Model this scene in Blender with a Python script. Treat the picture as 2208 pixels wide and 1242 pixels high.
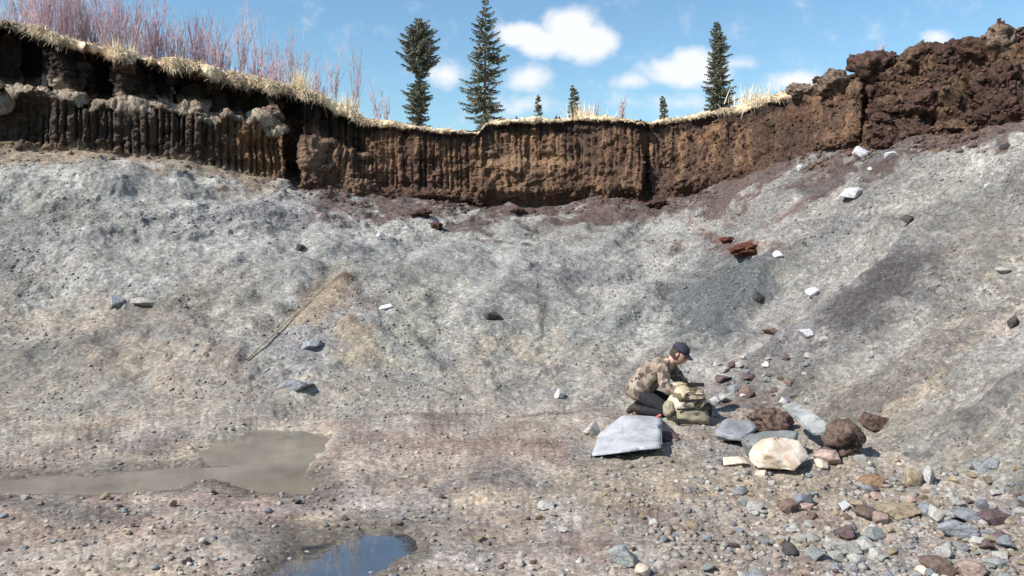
import bpy, bmesh, math, random
import numpy as np
from mathutils import Vector, Matrix, Euler

for o in list(bpy.data.objects):
    bpy.data.objects.remove(o)
scene = bpy.context.scene
COL = scene.collection
R = math.radians

# ------------------------------------------------------------------ camera, sky, sun, exposure
CAM_H = 2.1          # eye height above the pit floor
FPX, CX, HY = 1733.0, 1104.0, 500.0
cam_d = bpy.data.cameras.new('camera')
cam = bpy.data.objects.new('camera', cam_d)
COL.objects.link(cam)
cam.location = (0, 0, CAM_H)
cam.rotation_euler = (R(90), 0, 0)
cam_d.sensor_width = 36
cam_d.lens = 36 * FPX / 2208
cam_d.shift_y = (HY - 621) / 2208
cam_d.clip_start = 0.05
cam_d.clip_end = 5000
scene.camera = cam

TO_SUN = Vector((-0.76, -0.42, 0.84)).normalized()
SUN_EL = math.asin(TO_SUN.z)
SUN_ROT = math.atan2(TO_SUN.x, TO_SUN.y)

world = bpy.data.worlds.new('World')
scene.world = world
world.use_nodes = True
wn, wl = world.node_tree.nodes, world.node_tree.links
wn.clear()
w_out = wn.new('ShaderNodeOutputWorld')
w_bg = wn.new('ShaderNodeBackground')
w_bg.inputs['Strength'].default_value = 0.090
sky = wn.new('ShaderNodeTexSky')
sky.sky_type = 'NISHITA'
sky.sun_disc = False
sky.sun_elevation = SUN_EL
sky.sun_rotation = SUN_ROT
sky.altitude = 300
sky.air_density = 1.25
sky.dust_density = 0.15
sky.ozone_density = 1.5


def wmath(op, a, b=None, clamp=False):
    n = wn.new('ShaderNodeMath'); n.operation = op; n.use_clamp = clamp
    for i, v in enumerate((a, b)):
        if v is None: continue
        if isinstance(v, (int, float)): n.inputs[i].default_value = v
        else: wl.new(v, n.inputs[i])
    return n.outputs[0]


def wvec(op, a, b=None):
    n = wn.new('ShaderNodeVectorMath'); n.operation = op
    for i, v in enumerate((a, b)):
        if v is None: continue
        if isinstance(v, tuple): n.inputs[i].default_value = v
        else: wl.new(v, n.inputs[i])
    return n


tc = wn.new('ShaderNodeTexCoord')
sep = wn.new('ShaderNodeSeparateXYZ')
wl.new(tc.outputs['Generated'], sep.inputs[0])
dx, dy, dz = sep.outputs
dyc = wmath('MAXIMUM', dy, 0.05)
uu = wmath('DIVIDE', dx, dyc)
vv = wmath('DIVIDE', dz, dyc)
comb = wn.new('ShaderNodeCombineXYZ')
wl.new(uu, comb.inputs[0]); wl.new(vv, comb.inputs[1])
nz = wn.new('ShaderNodeTexNoise'); nz.inputs['Scale'].default_value = 26; nz.inputs['Detail'].default_value = 6
nz.inputs['Roughness'].default_value = 0.6
wl.new(comb.outputs[0], nz.inputs['Vector'])
# scattered fair-weather puffs: (centre, half width, half height, weight) as slopes of the view direction
PUFF = [(1128, 76, 52, 24, 1), (1178, 90, 62, 28, 1), (1226, 66, 52, 46, 1.1), (1272, 92, 52, 38, 1.05), (1248, 96, 70, 28, 1),
        (962, 160, 42, 30, .6), (1142, 170, 46, 28, .66), (1482, 158, 92, 28, .85), (1505, 132, 55, 28, .8),
        (1125, 226, 70, 24, .42), (1368, 174, 44, 18, .5), (1480, 222, 120, 22, .3), (2022, 80, 36, 18, .6),
        (1715, 178, 60, 22, .7), (1590, 136, 40, 16, .45), (1350, 215, 40, 16, .2), (885, 150, 20, 10, .1)]
acc = None
for (px, py, hw, hh, wt) in PUFF:
    d = wvec('SUBTRACT', comb.outputs[0], ((px - CX) / FPX, (HY - py) / FPX, 0))
    d = wvec('MULTIPLY', d.outputs[0], (FPX / (hw * 1.5), FPX / (hh * 1.5), 0))
    ln = wvec('LENGTH', d.outputs[0]).outputs['Value']
    f = wmath('MULTIPLY', wmath('SUBTRACT', 1.0, ln), wt)
    acc = f if acc is None else wmath('MAXIMUM', acc, f)
# the same kind of puffs in the rest of the sky
nz2 = wn.new('ShaderNodeTexNoise'); nz2.inputs['Scale'].default_value = 5.0; nz2.inputs['Detail'].default_value = 5
wl.new(tc.outputs['Generated'], nz2.inputs['Vector'])
side = wmath('MULTIPLY', wmath('SUBTRACT', 0.62, dy), 5.0, True)
high = wmath('MULTIPLY', wmath('SUBTRACT', dz, 0.03), 8.0, True)
far_c = wmath('MULTIPLY', wmath('SUBTRACT', nz2.outputs['Fac'], 0.53), 4.0)
far_c = wmath('MULTIPLY', far_c, wmath('MULTIPLY', side, high))
acc = wmath('MAXIMUM', acc, far_c)
acc = wmath('ADD', acc, wmath('MULTIPLY', wmath('SUBTRACT', nz.outputs['Fac'], 0.5), 0.85))
mr = wn.new('ShaderNodeMapRange'); mr.interpolation_type = 'SMOOTHSTEP'
mr.inputs['From Min'].default_value = 0.0; mr.inputs['From Max'].default_value = 0.56
wl.new(acc, mr.inputs['Value'])
mix = wn.new('ShaderNodeMix'); mix.data_type = 'RGBA'
wl.new(mr.outputs[0], mix.inputs['Factor'])
gain = wn.new('ShaderNodeMix'); gain.data_type = 'RGBA'; gain.blend_type = 'MULTIPLY'
gain.inputs['Factor'].default_value = 1.0
gain.inputs['B'].default_value = (0.78, 0.99, 1.10, 1)
wl.new(sky.outputs[0], gain.inputs['A'])
wl.new(gain.outputs['Result'], mix.inputs['A'])
mix.inputs['B'].default_value = (7.0, 7.2, 7.6, 1)
wl.new(mix.outputs['Result'], w_bg.inputs['Color'])
wl.new(w_bg.outputs[0], w_out.inputs[0])

sun_d = bpy.data.lights.new('sun', 'SUN')
sun_d.energy = 4.8
sun_d.angle = R(0.53)
sun_d.color = (1.0, 0.965, 0.92)
sun = bpy.data.objects.new('sun', sun_d)
COL.objects.link(sun)
sun.rotation_euler = TO_SUN.to_track_quat('Z', 'Y').to_euler()
sun.location = TO_SUN * 60

vs = scene.view_settings
vs.view_transform = 'Standard'; vs.look = 'None'; vs.exposure = 0.62; vs.gamma = 1.0
vs.use_curve_mapping = False
scene.render.resolution_x, scene.render.resolution_y = 1024, 576
scene.render.film_transparent = False
scene.render.filter_size = 1.8
scene.cycles.max_bounces = 5; scene.cycles.diffuse_bounces = 3; scene.cycles.glossy_bounces = 2

# ------------------------------------------------------------------ helpers
rng = np.random.default_rng(7)
random.seed(11)


def _h(ix, iy, iz, seed):
    h = (ix.astype(np.int64) * 374761393 + iy.astype(np.int64) * 668265263 + iz.astype(np.int64) * 2147483647 + seed * 974711) & 0xffffffff
    h = ((h ^ (h >> 13)) * 1274126177) & 0xffffffff
    h = ((h ^ (h >> 16)) * 2246822519) & 0xffffffff
    return ((h ^ (h >> 15)) & 0xffffff).astype(np.float64) / 0xffffff


def vnoise(x, y, z, seed=0):
    fx, fy, fz = np.floor(x), np.floor(y), np.floor(z)
    ux, uy, uz = x - fx, y - fy, z - fz
    ux = ux * ux * (3 - 2 * ux); uy = uy * uy * (3 - 2 * uy); uz = uz * uz * (3 - 2 * uz)
    ix, iy, iz = fx.astype(np.int64), fy.astype(np.int64), fz.astype(np.int64)
    r = 0
    for a in (0, 1):
        wa = ux if a else 1 - ux
        for b in (0, 1):
            wb = uy if b else 1 - uy
            for c in (0, 1):
                wc = uz if c else 1 - uz
                r = r + wa * wb * wc * _h(ix + a, iy + b, iz + c, seed)
    return r * 2 - 1


def fbm(x, y, z, octv=4, seed=0, gain=0.5):
    r, a, f = 0, 1.0, 1.0
    for i in range(octv):
        r = r + a * vnoise(x * f + 17.3 * i, y * f + 5.1 * i, z * f + 9.7 * i, seed + i)
        a *= gain; f *= 2.03
    return r


def sstep(e0, e1, x):
    t = np.clip((x - e0) / (e1 - e0 + 1e-12), 0, 1)
    return t * t * (3 - 2 * t)


def lin(c):          # display colour 0..255 -> linear
    c = np.array(c, float) / 255
    return np.where(c <= 0.04045, c / 12.92, ((c + 0.055) / 1.055) ** 2.4)


def big_mesh(name, verts, faces, colors=None, smooth=True):
    me = bpy.data.meshes.new(name)
    nv, nf = len(verts), len(faces)
    k = faces.shape[1]
    me.vertices.add(nv); me.vertices.foreach_set('co', np.ascontiguousarray(verts, np.float32).ravel())
    me.loops.add(nf * k); me.loops.foreach_set('vertex_index', np.ascontiguousarray(faces, np.int32).ravel())
    me.polygons.add(nf); me.polygons.foreach_set('loop_start', np.arange(0, nf * k, k, dtype=np.int32))
    me.update(calc_edges=True)
    if smooth: me.polygons.foreach_set('use_smooth', np.ones(nf, bool))
    if colors is not None:
        at = me.color_attributes.new('albedo', 'FLOAT_COLOR', 'POINT')
        c4 = np.ones((nv, 4), np.float32); c4[:, :3] = colors
        at.data.foreach_set('color', c4.ravel())
    return me


def link(name, me, mat=None, parent=None):
    o = bpy.data.objects.new(name, me)
    COL.objects.link(o)
    if mat is not None and me is not None and len(me.materials) == 0: me.materials.append(mat)
    if parent is not None: o.parent = parent
    return o


def tag(o, label=None, cat=None, group=None, kind=None):
    if label: o['label'] = label
    if cat: o['category'] = cat
    if group: o['group'] = group
    if kind: o['kind'] = kind
    return o


def empty(name, loc, rz=0.0):
    o = bpy.data.objects.new(name, None)
    COL.objects.link(o); o.location = loc; o.rotation_euler = (0, 0, rz); o.empty_display_size = 0.1
    return o


def bm_obj(name, bm, mat, parent=None, smooth=False):
    me = bpy.data.meshes.new(name)
    bm.normal_update(); bm.to_mesh(me); bm.free()
    if smooth:
        me.polygons.foreach_set('use_smooth', np.ones(len(me.polygons), bool))
    return link(name, me, mat, parent)


# ------------------------------------------------------------------ materials
def new_mat(name):
    m = bpy.data.materials.new(name); m.use_nodes = True
    nt = m.node_tree
    b = nt.nodes['Principled BSDF']
    b.inputs['Roughness'].default_value = 0.9
    b.inputs['Specular IOR Level'].default_value = 0.25
    return m, nt, b


def nmix(nt, blend, fac, a, b):
    n = nt.nodes.new('ShaderNodeMix'); n.data_type = 'RGBA'; n.blend_type = blend
    for key, v in (('Factor', fac), ('A', a), ('B', b)):
        if isinstance(v, (int, float)): n.inputs[key].default_value = v
        elif isinstance(v, tuple): n.inputs[key].default_value = (*v[:3], 1)
        else: nt.links.new(v, n.inputs[key])
    return n.outputs['Result']


def nnoise(nt, vec, scale, detail=4, rough=0.6):
    n = nt.nodes.new('ShaderNodeTexNoise')
    n.inputs['Scale'].default_value = scale; n.inputs['Detail'].default_value = detail; n.inputs['Roughness'].default_value = rough
    if vec is not None: nt.links.new(vec, n.inputs['Vector'])
    return n.outputs['Fac']


def ramp(nt, fac, stops, interp='LINEAR'):
    n = nt.nodes.new('ShaderNodeValToRGB'); n.color_ramp.interpolation = interp
    cr = n.color_ramp
    while len(cr.elements) < len(stops): cr.elements.new(0.5)
    for e, (p, c) in zip(cr.elements, stops):
        e.position = p; e.color = (*c, 1) if not isinstance(c, (int, float)) else (c, c, c, 1)
    nt.links.new(fac, n.inputs['Fac'])
    return n.outputs['Color']


def gravel_material(name, cell, amount, bump, stretch=None, fine=70, rough=0.92):
    """albedo attribute, broken up by pebble cells and grain, with fine relief"""
    m, nt, b = new_mat(name)
    at = nt.nodes.new('ShaderNodeAttribute'); at.attribute_name = 'albedo'
    co = nt.nodes.new('ShaderNodeTexCoord').outputs['Object']
    if stretch:
        mp = nt.nodes.new('ShaderNodeMapping'); mp.inputs['Scale'].default_value = stretch
        nt.links.new(co, mp.inputs['Vector']); co = mp.outputs[0]
    col = at.outputs['Color']
    hs = []
    for k, (s, w) in enumerate(((cell, amount), (cell * 2.3, amount * 0.8))):
        v = nt.nodes.new('ShaderNodeTexVoronoi'); v.inputs['Scale'].default_value = s
        nt.links.new(co, v.inputs['Vector'])
        sp = nt.nodes.new('ShaderNodeSeparateColor'); nt.links.new(v.outputs['Color'], sp.inputs[0])
        hs.append((v.outputs['Distance'], s))
        tint = ramp(nt, sp.outputs[0], [(0.0, (.42, .40, .38)), (.22, (.72, .70, .69)), (.55, (1, 1, 1)), (.82, (1.2, 1.2, 1.2)), (1.0, (1.75, 1.72, 1.66))])
        col = nmix(nt, 'MULTIPLY', w, col, tint)
        if k: continue
        hue = ramp(nt, sp.outputs[1], [(0, (1.12, .95, .86)), (.35, (1, 1, 1)), (.7, (.95, 1.0, 1.02)), (1, (1.06, 1.0, .9))])
        col = nmix(nt, 'MULTIPLY', w, col, hue)
    g = ramp(nt, nnoise(nt, co, fine, 2, .7), [(0.25, .72), (.5, 1.0), (.75, 1.25)])
    col = nmix(nt, 'MULTIPLY', .8, col, g)
    big = ramp(nt, nnoise(nt, co, 1.3, 3, .65), [(0.3, .82), (.5, 1.0), (.7, 1.15)])
    col = nmix(nt, 'MULTIPLY', .7, col, big)
    nt.links.new(col, b.inputs['Base Color'])
    b.inputs['Roughness'].default_value = rough
    hsum = nt.nodes.new('ShaderNodeMath'); hsum.operation = 'ADD'
    m1 = nt.nodes.new('ShaderNodeMath'); m1.operation = 'MULTIPLY'; m1.inputs[1].default_value = -1.0
    nt.links.new(hs[0][0], m1.inputs[0])
    nt.links.new(m1.outputs[0], hsum.inputs[0])
    nt.links.new(nnoise(nt, co, fine * .45, 2, .65), hsum.inputs[1])
    bp = nt.nodes.new('ShaderNodeBump'); bp.inputs['Strength'].default_value = bump; bp.inputs['Distance'].default_value = 0.03
    nt.links.new(hsum.outputs[0], bp.inputs['Height'])
    nt.links.new(bp.outputs[0], b.inputs['Normal'])
    return m


def rock_material(name, base, second, speck=0.45, scale=3.0, bump=0.6, rough=0.85):
    m, nt, b = new_mat(name)
    co = nt.nodes.new('ShaderNodeTexCoord').outputs['Object']
    n1 = nnoise(nt, co, scale, 5, .65)
    c = ramp(nt, n1, [(0.30, tuple(x * .8 for x in second)), (.42, second), (.52, base), (.72, tuple(min(1, x * 1.25) for x in base))])
    n2 = ramp(nt, nnoise(nt, co, scale * 7, 3, .7), [(.3, .62), (.5, 1.0), (.75, 1.25)])
    c = nmix(nt, 'MULTIPLY', speck, c, n2)
    oi = nt.nodes.new('ShaderNodeObjectInfo')
    c = nmix(nt, 'MULTIPLY', 0.6, c, ramp(nt, oi.outputs['Random'], [(0, .7), (.5, 1.0), (1, 1.25)]))
    nt.links.new(c, b.inputs['Base Color'])
    b.inputs['Roughness'].default_value = rough
    bp = nt.nodes.new('ShaderNodeBump'); bp.inputs['Strength'].default_value = bump; bp.inputs['Distance'].default_value = 0.02
    nt.links.new(nnoise(nt, co, scale * 3, 6, .7), bp.inputs['Height'])
    nt.links.new(bp.outputs[0], b.inputs['Normal'])
    return m


def plain_material(name, base, var=0.25, scale=12.0, rough=0.85, bump=0.2):
    m, nt, b = new_mat(name)
    co = nt.nodes.new('ShaderNodeTexCoord').outputs['Object']
    n = nnoise(nt, co, scale, 4, .6)
    c = ramp(nt, n, [(0.3, tuple(x * (1 - var) for x in base)), (.7, tuple(min(1, x * (1 + var)) for x in base))])
    nt.links.new(c, b.inputs['Base Color']); b.inputs['Roughness'].default_value = rough
    bp = nt.nodes.new('ShaderNodeBump'); bp.inputs['Strength'].default_value = bump; bp.inputs['Distance'].default_value = 0.01
    nt.links.new(nnoise(nt, co, scale * 4, 4, .6), bp.inputs['Height']); nt.links.new(bp.outputs[0], b.inputs['Normal'])
    return m


def attr_material(name, rough=0.9, translucent=0.0):
    m, nt, b = new_mat(name)
    at = nt.nodes.new('ShaderNodeAttribute'); at.attribute_name = 'albedo'
    co = nt.nodes.new('ShaderNodeTexCoord').outputs['Object']
    c = nmix(nt, 'MULTIPLY', .5, at.outputs['Color'], ramp(nt, nnoise(nt, co, 30, 3), [(.3, .7), (.7, 1.2)]))
    nt.links.new(c, b.inputs['Base Color']); b.inputs['Roughness'].default_value = rough
    return m


def camo_material(name, cols, scale, rough=0.9):
    m, nt, b = new_mat(name)
    co = nt.nodes.new('ShaderNodeTexCoord').outputs['Object']
    wob = nt.nodes.new('ShaderNodeTexNoise'); wob.inputs['Scale'].default_value = scale * 1.3; wob.inputs['Detail'].default_value = 2
    nt.links.new(co, wob.inputs['Vector'])
    add = nt.nodes.new('ShaderNodeVectorMath'); add.operation = 'MULTIPLY_ADD'
    nt.links.new(wob.outputs['Color'], add.inputs[0]); add.inputs[1].default_value = (.12, .12, .12); nt.links.new(co, add.inputs[2])
    v = nt.nodes.new('ShaderNodeTexVoronoi'); v.inputs['Scale'].default_value = scale; v.inputs['Randomness'].default_value = 1
    nt.links.new(add.outputs[0], v.inputs['Vector'])
    sp = nt.nodes.new('ShaderNodeSeparateColor'); nt.links.new(v.outputs['Color'], sp.inputs[0])
    n = len(cols)
    c = ramp(nt, sp.outputs[0], [(i / n, cc) for i, cc in enumerate(cols)], 'CONSTANT')
    c = nmix(nt, 'MULTIPLY', .4, c, ramp(nt, nnoise(nt, co, 60, 3), [(.3, .75), (.7, 1.2)]))
    nt.links.new(c, b.inputs['Base Color']); b.inputs['Roughness'].default_value = rough
    bp = nt.nodes.new('ShaderNodeBump'); bp.inputs['Strength'].default_value = .4; bp.inputs['Distance'].default_value = .02
    nt.links.new(nnoise(nt, co, 14, 3, .5), bp.inputs['Height']); nt.links.new(bp.outputs[0], b.inputs['Normal'])
    return m


def water_material(name, base, rough=0.03, ior=1.333):
    m, nt, b = new_mat(name)
    co = nt.nodes.new('ShaderNodeTexCoord').outputs['Object']
    c = ramp(nt, nnoise(nt, co, 1.7, 4, .6), [(.3, tuple(x * .7 for x in base)), (.7, tuple(x * 1.2 for x in base))])
    nt.links.new(c, b.inputs['Base Color'])
    b.inputs['Roughness'].default_value = rough; b.inputs['IOR'].default_value = ior
    b.inputs['Specular IOR Level'].default_value = 0.5
    bp = nt.nodes.new('ShaderNodeBump'); bp.inputs['Strength'].default_value = .04; bp.inputs['Distance'].default_value = .01
    nt.links.new(nnoise(nt, co, 9, 2), bp.inputs['Height']); nt.links.new(bp.outputs[0], b.inputs['Normal'])
    return m


M_GRAVEL = gravel_material('gravel', 23.0, 0.56, 0.22)
M_PEAT = gravel_material('peat', 12.0, 0.5, 0.9, stretch=(1.0, 1.0, .45), fine=40)
M_TURF = gravel_material('turf', 14.0, 0.4, 0.8, fine=50)
M_STONES = gravel_material('loose_gravel', 26.0, 0.15, 0.25)
M_GRASS = attr_material('dry_grass')

# ------------------------------------------------------------------ terrain: pit floor, gravel slopes, cut peat bank, turf on top
# plan tables: bearing of a column (as px of the drawing the plan was surveyed from) -> distances and heights
def tab(pts):
    p = np.array(sorted(pts), float)
    return lambda x: np.interp(x, p[:, 0], p[:, 1])


def smooth_tab(pts, w=40):
    f = tab(pts)
    def g(x):
        return (f(x - w) + 2 * f(x) + f(x + w) + f(x - w / 2) + f(x + w / 2)) / 6
    return g


f_base_d = smooth_tab([(-1400, 9.5), (-400, 15.0), (0, 15.7), (400, 16.8), (640, 17.7), (800, 18.2), (1000, 18.5), (1200, 18.5), (1400, 18.0), (1600, 16.8), (1800, 15.0), (2000, 13.3), (2208, 12.0), (2500, 10.5), (3600, 7.5)], 60)
f_base_py = smooth_tab([(-1400, 300), (0, 318), (200, 328), (400, 348), (560, 385), (640, 405), (800, 425), (1000, 436), (1100, 446), (1200, 448), (1330, 432), (1400, 446), (1500, 412), (1600, 388), (1700, 350), (1850, 320), (2000, 300), (2100, 285), (2208, 250), (2500, 190), (3600, 100)], 25)
f_top_py = smooth_tab([(-1400, -60), (-300, 15), (0, 48), (60, 62), (200, 98), (330, 128), (440, 148), (600, 182), (690, 205), (735, 226), (790, 258), (900, 270), (1000, 282), (1034, 286), (1042, 264), (1100, 258), (1300, 252), (1400, 262), (1500, 246), (1600, 222), (1700, 198), (1760, 178), (1850, 160), (1870, 150), (1920, 120), (2000, 108), (2100, 88), (2208, 58), (2500, 0), (3600, -200)], 6)
f_foot_d = smooth_tab([(-1400, 6.5), (0, 9.0), (200, 9.1), (400, 9.1), (640, 9.3), (1000, 9.55), (1350, 9.6), (1500, 9.8), (1600, 9.5), (1700, 9.0), (1800, 8.3), (2000, 7.15), (2208, 6.3), (2500, 5.5), (3600, 4.0)], 50)
f_lean = smooth_tab([(-1400, .3), (500, .25), (640, .3), (1000, .3), (1050, .35), (1380, .5), (1460, 1.2), (1700, 1.5), (1850, 1.3), (1870, 1.4), (2208, 1.7), (3600, 1.7)], 15)
f_ledge_w = smooth_tab([(-1400, .9), (0, .9), (250, 1.0), (420, .8), (560, .8), (612, .7), (640, .25), (700, .5), (790, .3), (860, .0), (1035, 0), (1050, .25), (1250, .2), (1330, 0), (3600, 0)], 10)
f_ledge_h = smooth_tab([(-1400, .46), (0, .45), (150, .46), (330, .52), (420, .56), (500, .60), (560, .62), (620, .62), (650, .55), (790, .42), (1040, .45), (1060, .52), (1250, .5), (3600, .5)], 12)
f_over = smooth_tab([(-1400, .3), (0, .25), (200, .42), (450, .45), (600, .35), (760, .22), (820, .12), (1400, .1), (1500, .03), (1760, .02), (3600, .0)], 15)
f_lip = smooth_tab([(-1400, .2), (0, .16), (120, .2), (260, .32), (480, .36), (700, .28), (800, .2), (1000, .14), (1040, .10), (1380, .12), (1480, .14), (1600, .24), (1730, .2), (1770, .06), (3600, .05)], 15)

A_IN = np.linspace(-0.665, 0.665, 900)
side_a = 0.665 + (np.linspace(0, 1, 46)[1:] ** 1.4) * 0.75
AA = np.concatenate([-side_a[::-1], A_IN, side_a])
PXC = CX + AA * FPX
NCOL = len(AA)
yb, pyb, pyt = f_base_d(PXC), f_base_py(PXC), f_top_py(PXC)
yf, lean = f_foot_d(PXC), f_lean(PXC)
lw, lhh, over, lip = f_ledge_w(PXC), f_ledge_h(PXC), f_over(PXC), f_lip(PXC)
_z = np.zeros(NCOL)
_b = np.floor((PXC + 22 * fbm(PXC / 40, _z, _z, 2, 301)) / 62.0)
_jit = _h(_b, _z, _z, 7) * 2 - 1
_left = sstep(660, 600, PXC)
lhh = lhh + _left * (.05 * _jit + .05 * fbm(PXC / 60, _z, _z, 3, 303))
lw = np.maximum(0, lw * (1 + _left * (.35 * (_h(_b, _z, _z, 9) * 2 - 1) + .35 * fbm(PXC / 45, _z, _z, 3, 305))))
over = over * (1 + .5 * fbm(PXC / 50, _z, _z, 3, 307))
lip = lip * (1 + .35 * fbm(PXC / 38, _z, _z, 3, 309))
# panels of the bank that stand forward or back (cracks and steps between the slumped blocks)
blk = np.zeros(NCOL)
blk += 1.35 * sstep(614, 620, PXC) * (1 - sstep(644, 654, PXC))
blk += -0.38 * sstep(1030, 1036, PXC) * (1 - sstep(1385, 1395, PXC)) 
blk += 0.28 * sstep(1386, 1390, PXC) * (1 - sstep(1396, 1404, PXC))
blk += -0.30 * sstep(1650, 1850, PXC) * (1 - sstep(1856, 1860, PXC)) + 0.55 * sstep(1856, 1862, PXC) * (1 - sstep(1900, 2080, PXC))
blk += 0.2 * sstep(690, 700, PXC) * (1 - sstep(880, 888, PXC)) 
zb = CAM_H + (HY - pyb) / FPX * yb
ytop = yb + lean + lw + blk * .6
zt = CAM_H + (HY - pyt) / FPX * ytop
s_arc = np.concatenate([[0], np.cumsum(np.hypot(np.diff(AA * yb), np.diff(yb)))])

NF, NS, NB, NL = 215, 290, 190, 12
PT = [3, 14]
rows_y, rows_z, rows_kind = [], [], []
# floor rows: even on the ground as seen from eye height
fy = 1.0 / np.linspace(1 / 2.2, 1.0, NF)
tq = np.linspace(0, 1, NF)
for t in tq:
    y = 1.0 / ((1 - t) / 2.0 + t / yf)
    rows_y.append(y); rows_z.append(np.zeros(NCOL)); rows_kind.append(0)
gexp = np.interp(PXC, [-400, 0, 500, 800, 1500, 1800, 2500], [1.35, 1.35, 1.25, 1.1, 1.12, 1.05, 1.0])
for t in np.linspace(0, 1, NS + 1)[1:]:
    rows_y.append(yf + (yb - yf) * t); rows_z.append(zb * (0.93 * t ** gexp + 0.07 * t)); rows_kind.append(1)
for t in np.linspace(0, 1, NB + 1)[1:]:
    led = sstep(lhh - 0.015, lhh + 0.10, t)
    zz = zb + (zt - lip - zb) * (t - 0.5 * led * 0 )
    rows_y.append(yb + lean * t + lw * led + blk * sstep(0.0, .22, t) * (1 - .4 * t)); rows_z.append(zz); rows_kind.append(2)
for k in range(NL):
    t = k / (NL - 1)
    # overhanging turf mat: underside out to the lip, round the nose, back on top
    ang = -0.5 * math.pi + t * math.pi
    if t < .3:
        q = t / .3
        rows_y.append(ytop - over * q); rows_z.append(zt - lip * (1 - 0.12 * q))
    else:
        q = (t - .3) / .7
        rows_y.append(ytop - over + (0.06 + .55 * over) * q ** 1.4 - .05 * np.sin(q * math.pi)); rows_z.append(zt - lip * .88 * (1 - np.sin(q * math.pi / 2)) )
    rows_kind.append(3)
ytt = rows_y[-1]
for d in (0.12, 0.28, .5, .8, 1.2, 1.8, 2.6, 3.6, 5, 7, 10, 14, 20, 30, 60, 150, 400, 1200):
    rows_y.append(ytt + d); rows_z.append(zt + 0.055 * min(d, 60)); rows_kind.append(4)
Y = np.array(rows_y); Z = np.array(rows_z); KIND = np.array(rows_kind)
NROW = len(KIND)
X = Y * AA[None, :]
Z = np.where((KIND == 4)[:, None], Z, Z)
P0 = np.stack([X, Y, Z], -1)


def grid_normals(P):
    du = np.gradient(P, axis=1); dv = np.gradient(P, axis=0)
    n = np.cross(du, dv)
    n /= np.linalg.norm(n, axis=-1, keepdims=True) + 1e-12
    return n


N0 = grid_normals(P0)
PXG = np.broadcast_to(PXC[None, :], X.shape)
PYG = HY - (Z - CAM_H) / Y * FPX
k0, k1, k2, k3, k4 = [(KIND == k)[:, None] for k in range(5)]
i0, i1, i2, i3, i4 = [np.where(KIND == k)[0] for k in range(5)]

# --- puddle basins (plan polygons)
def on_floor(px, py, z=0.0):
    y = (CAM_H - z) * FPX / (py - HY)
    return ((px - CX) / FPX * y, y)


PUDDLES = {
    'blue': [(560, 1300), (600, 1205), (655, 1178), (640, 1160), (740, 1152), (880, 1148), (902, 1162), (860, 1192), (800, 1225), (760, 1300)],
    'murky': [(-260, 1052), (60, 1022), (260, 1008), (460, 1002), (560, 992), (640, 1012), (690, 1046), (660, 1062), (560, 1052), (480, 1034), (420, 1030), (340, 1052), (200, 1058), (-260, 1072)],
    'silt': [(445, 995), (470, 950), (560, 922), (640, 918), (700, 940), (690, 975), (640, 1006), (560, 988)],
}


def poly_sdf(x, y, poly):
    """signed distance, negative inside"""
    poly = np.array(poly)
    d = np.full(x.shape, 1e9); inside = np.zeros(x.shape, bool)
    n = len(poly)
    for i in range(n):
        ax, ay = poly[i]; bx, by = poly[(i + 1) % n]
        ex, ey = bx - ax, by - ay
        t = np.clip(((x - ax) * ex + (y - ay) * ey) / (ex * ex + ey * ey), 0, 1)
        d = np.minimum(d, np.hypot(x - ax - ex * t, y - ay - ey * t))
        c = ((ay > y) != (by > y)) & (x < (bx - ax) * (y - ay) / (by - ay + 1e-12) + ax)
        inside ^= c
    return np.where(inside, -d, d)


fx, fyy = X[i0], Y[i0]
wobx = fx + 0.10 * fbm(fx * 3, fyy * 3, 0 * fx, 3, 51)
woby = fyy + 0.10 * fbm(fx * 3, fyy * 3, 0 * fx + 4, 3, 57)
SDF = {}
for k, poly in PUDDLES.items():
    SDF[k] = poly_sdf(wobx, woby, [on_floor(*p) for p in poly])

# --- displacement along the normal
D = np.zeros(X.shape)
# floor: tracked, lumpy gravel
f = fx, fyy, np.zeros_like(fx)
d0 = 0.045 * fbm(fx * .9, fyy * .9, f[2], 3, 1) + 0.022 * fbm(fx * 4.5, fyy * 4.5, f[2], 4, 5) + 0.012 * np.abs(fbm(fx * 16, fyy * 16, f[2], 3, 9))
rough_right = sstep(1250, 1700, PXG[i0]) * 0.03
d0 += rough_right * fbm(fx * 6, fyy * 6, f[2], 4, 15)
for k, dep in (('blue', .085), ('murky', .085)):
    s = SDF[k]
    w = sstep(0.16, -0.16, s); calm = sstep(.7, .0, s)
    d0 = d0 * (1 - .75 * calm) - dep * w
s = SDF['silt']; w = sstep(0.15, -0.1, s)
d0 = d0 * (1 - .9 * w) - .075 * w * (1 - sstep(0, -.1, SDF['murky']))
# shallow runnel along the foot of the slope
toe = sstep(.5, .0, np.abs(fyy - yf[None, :]))
D[i0] = d0 - .045 * toe * sstep(480, 650, PXG[i0]) * sstep(1450, 1300, PXG[i0])
# gravel slopes: downslope runnels and slumps
x, y, z = X[i1], Y[i1], Z[i1]
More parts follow.
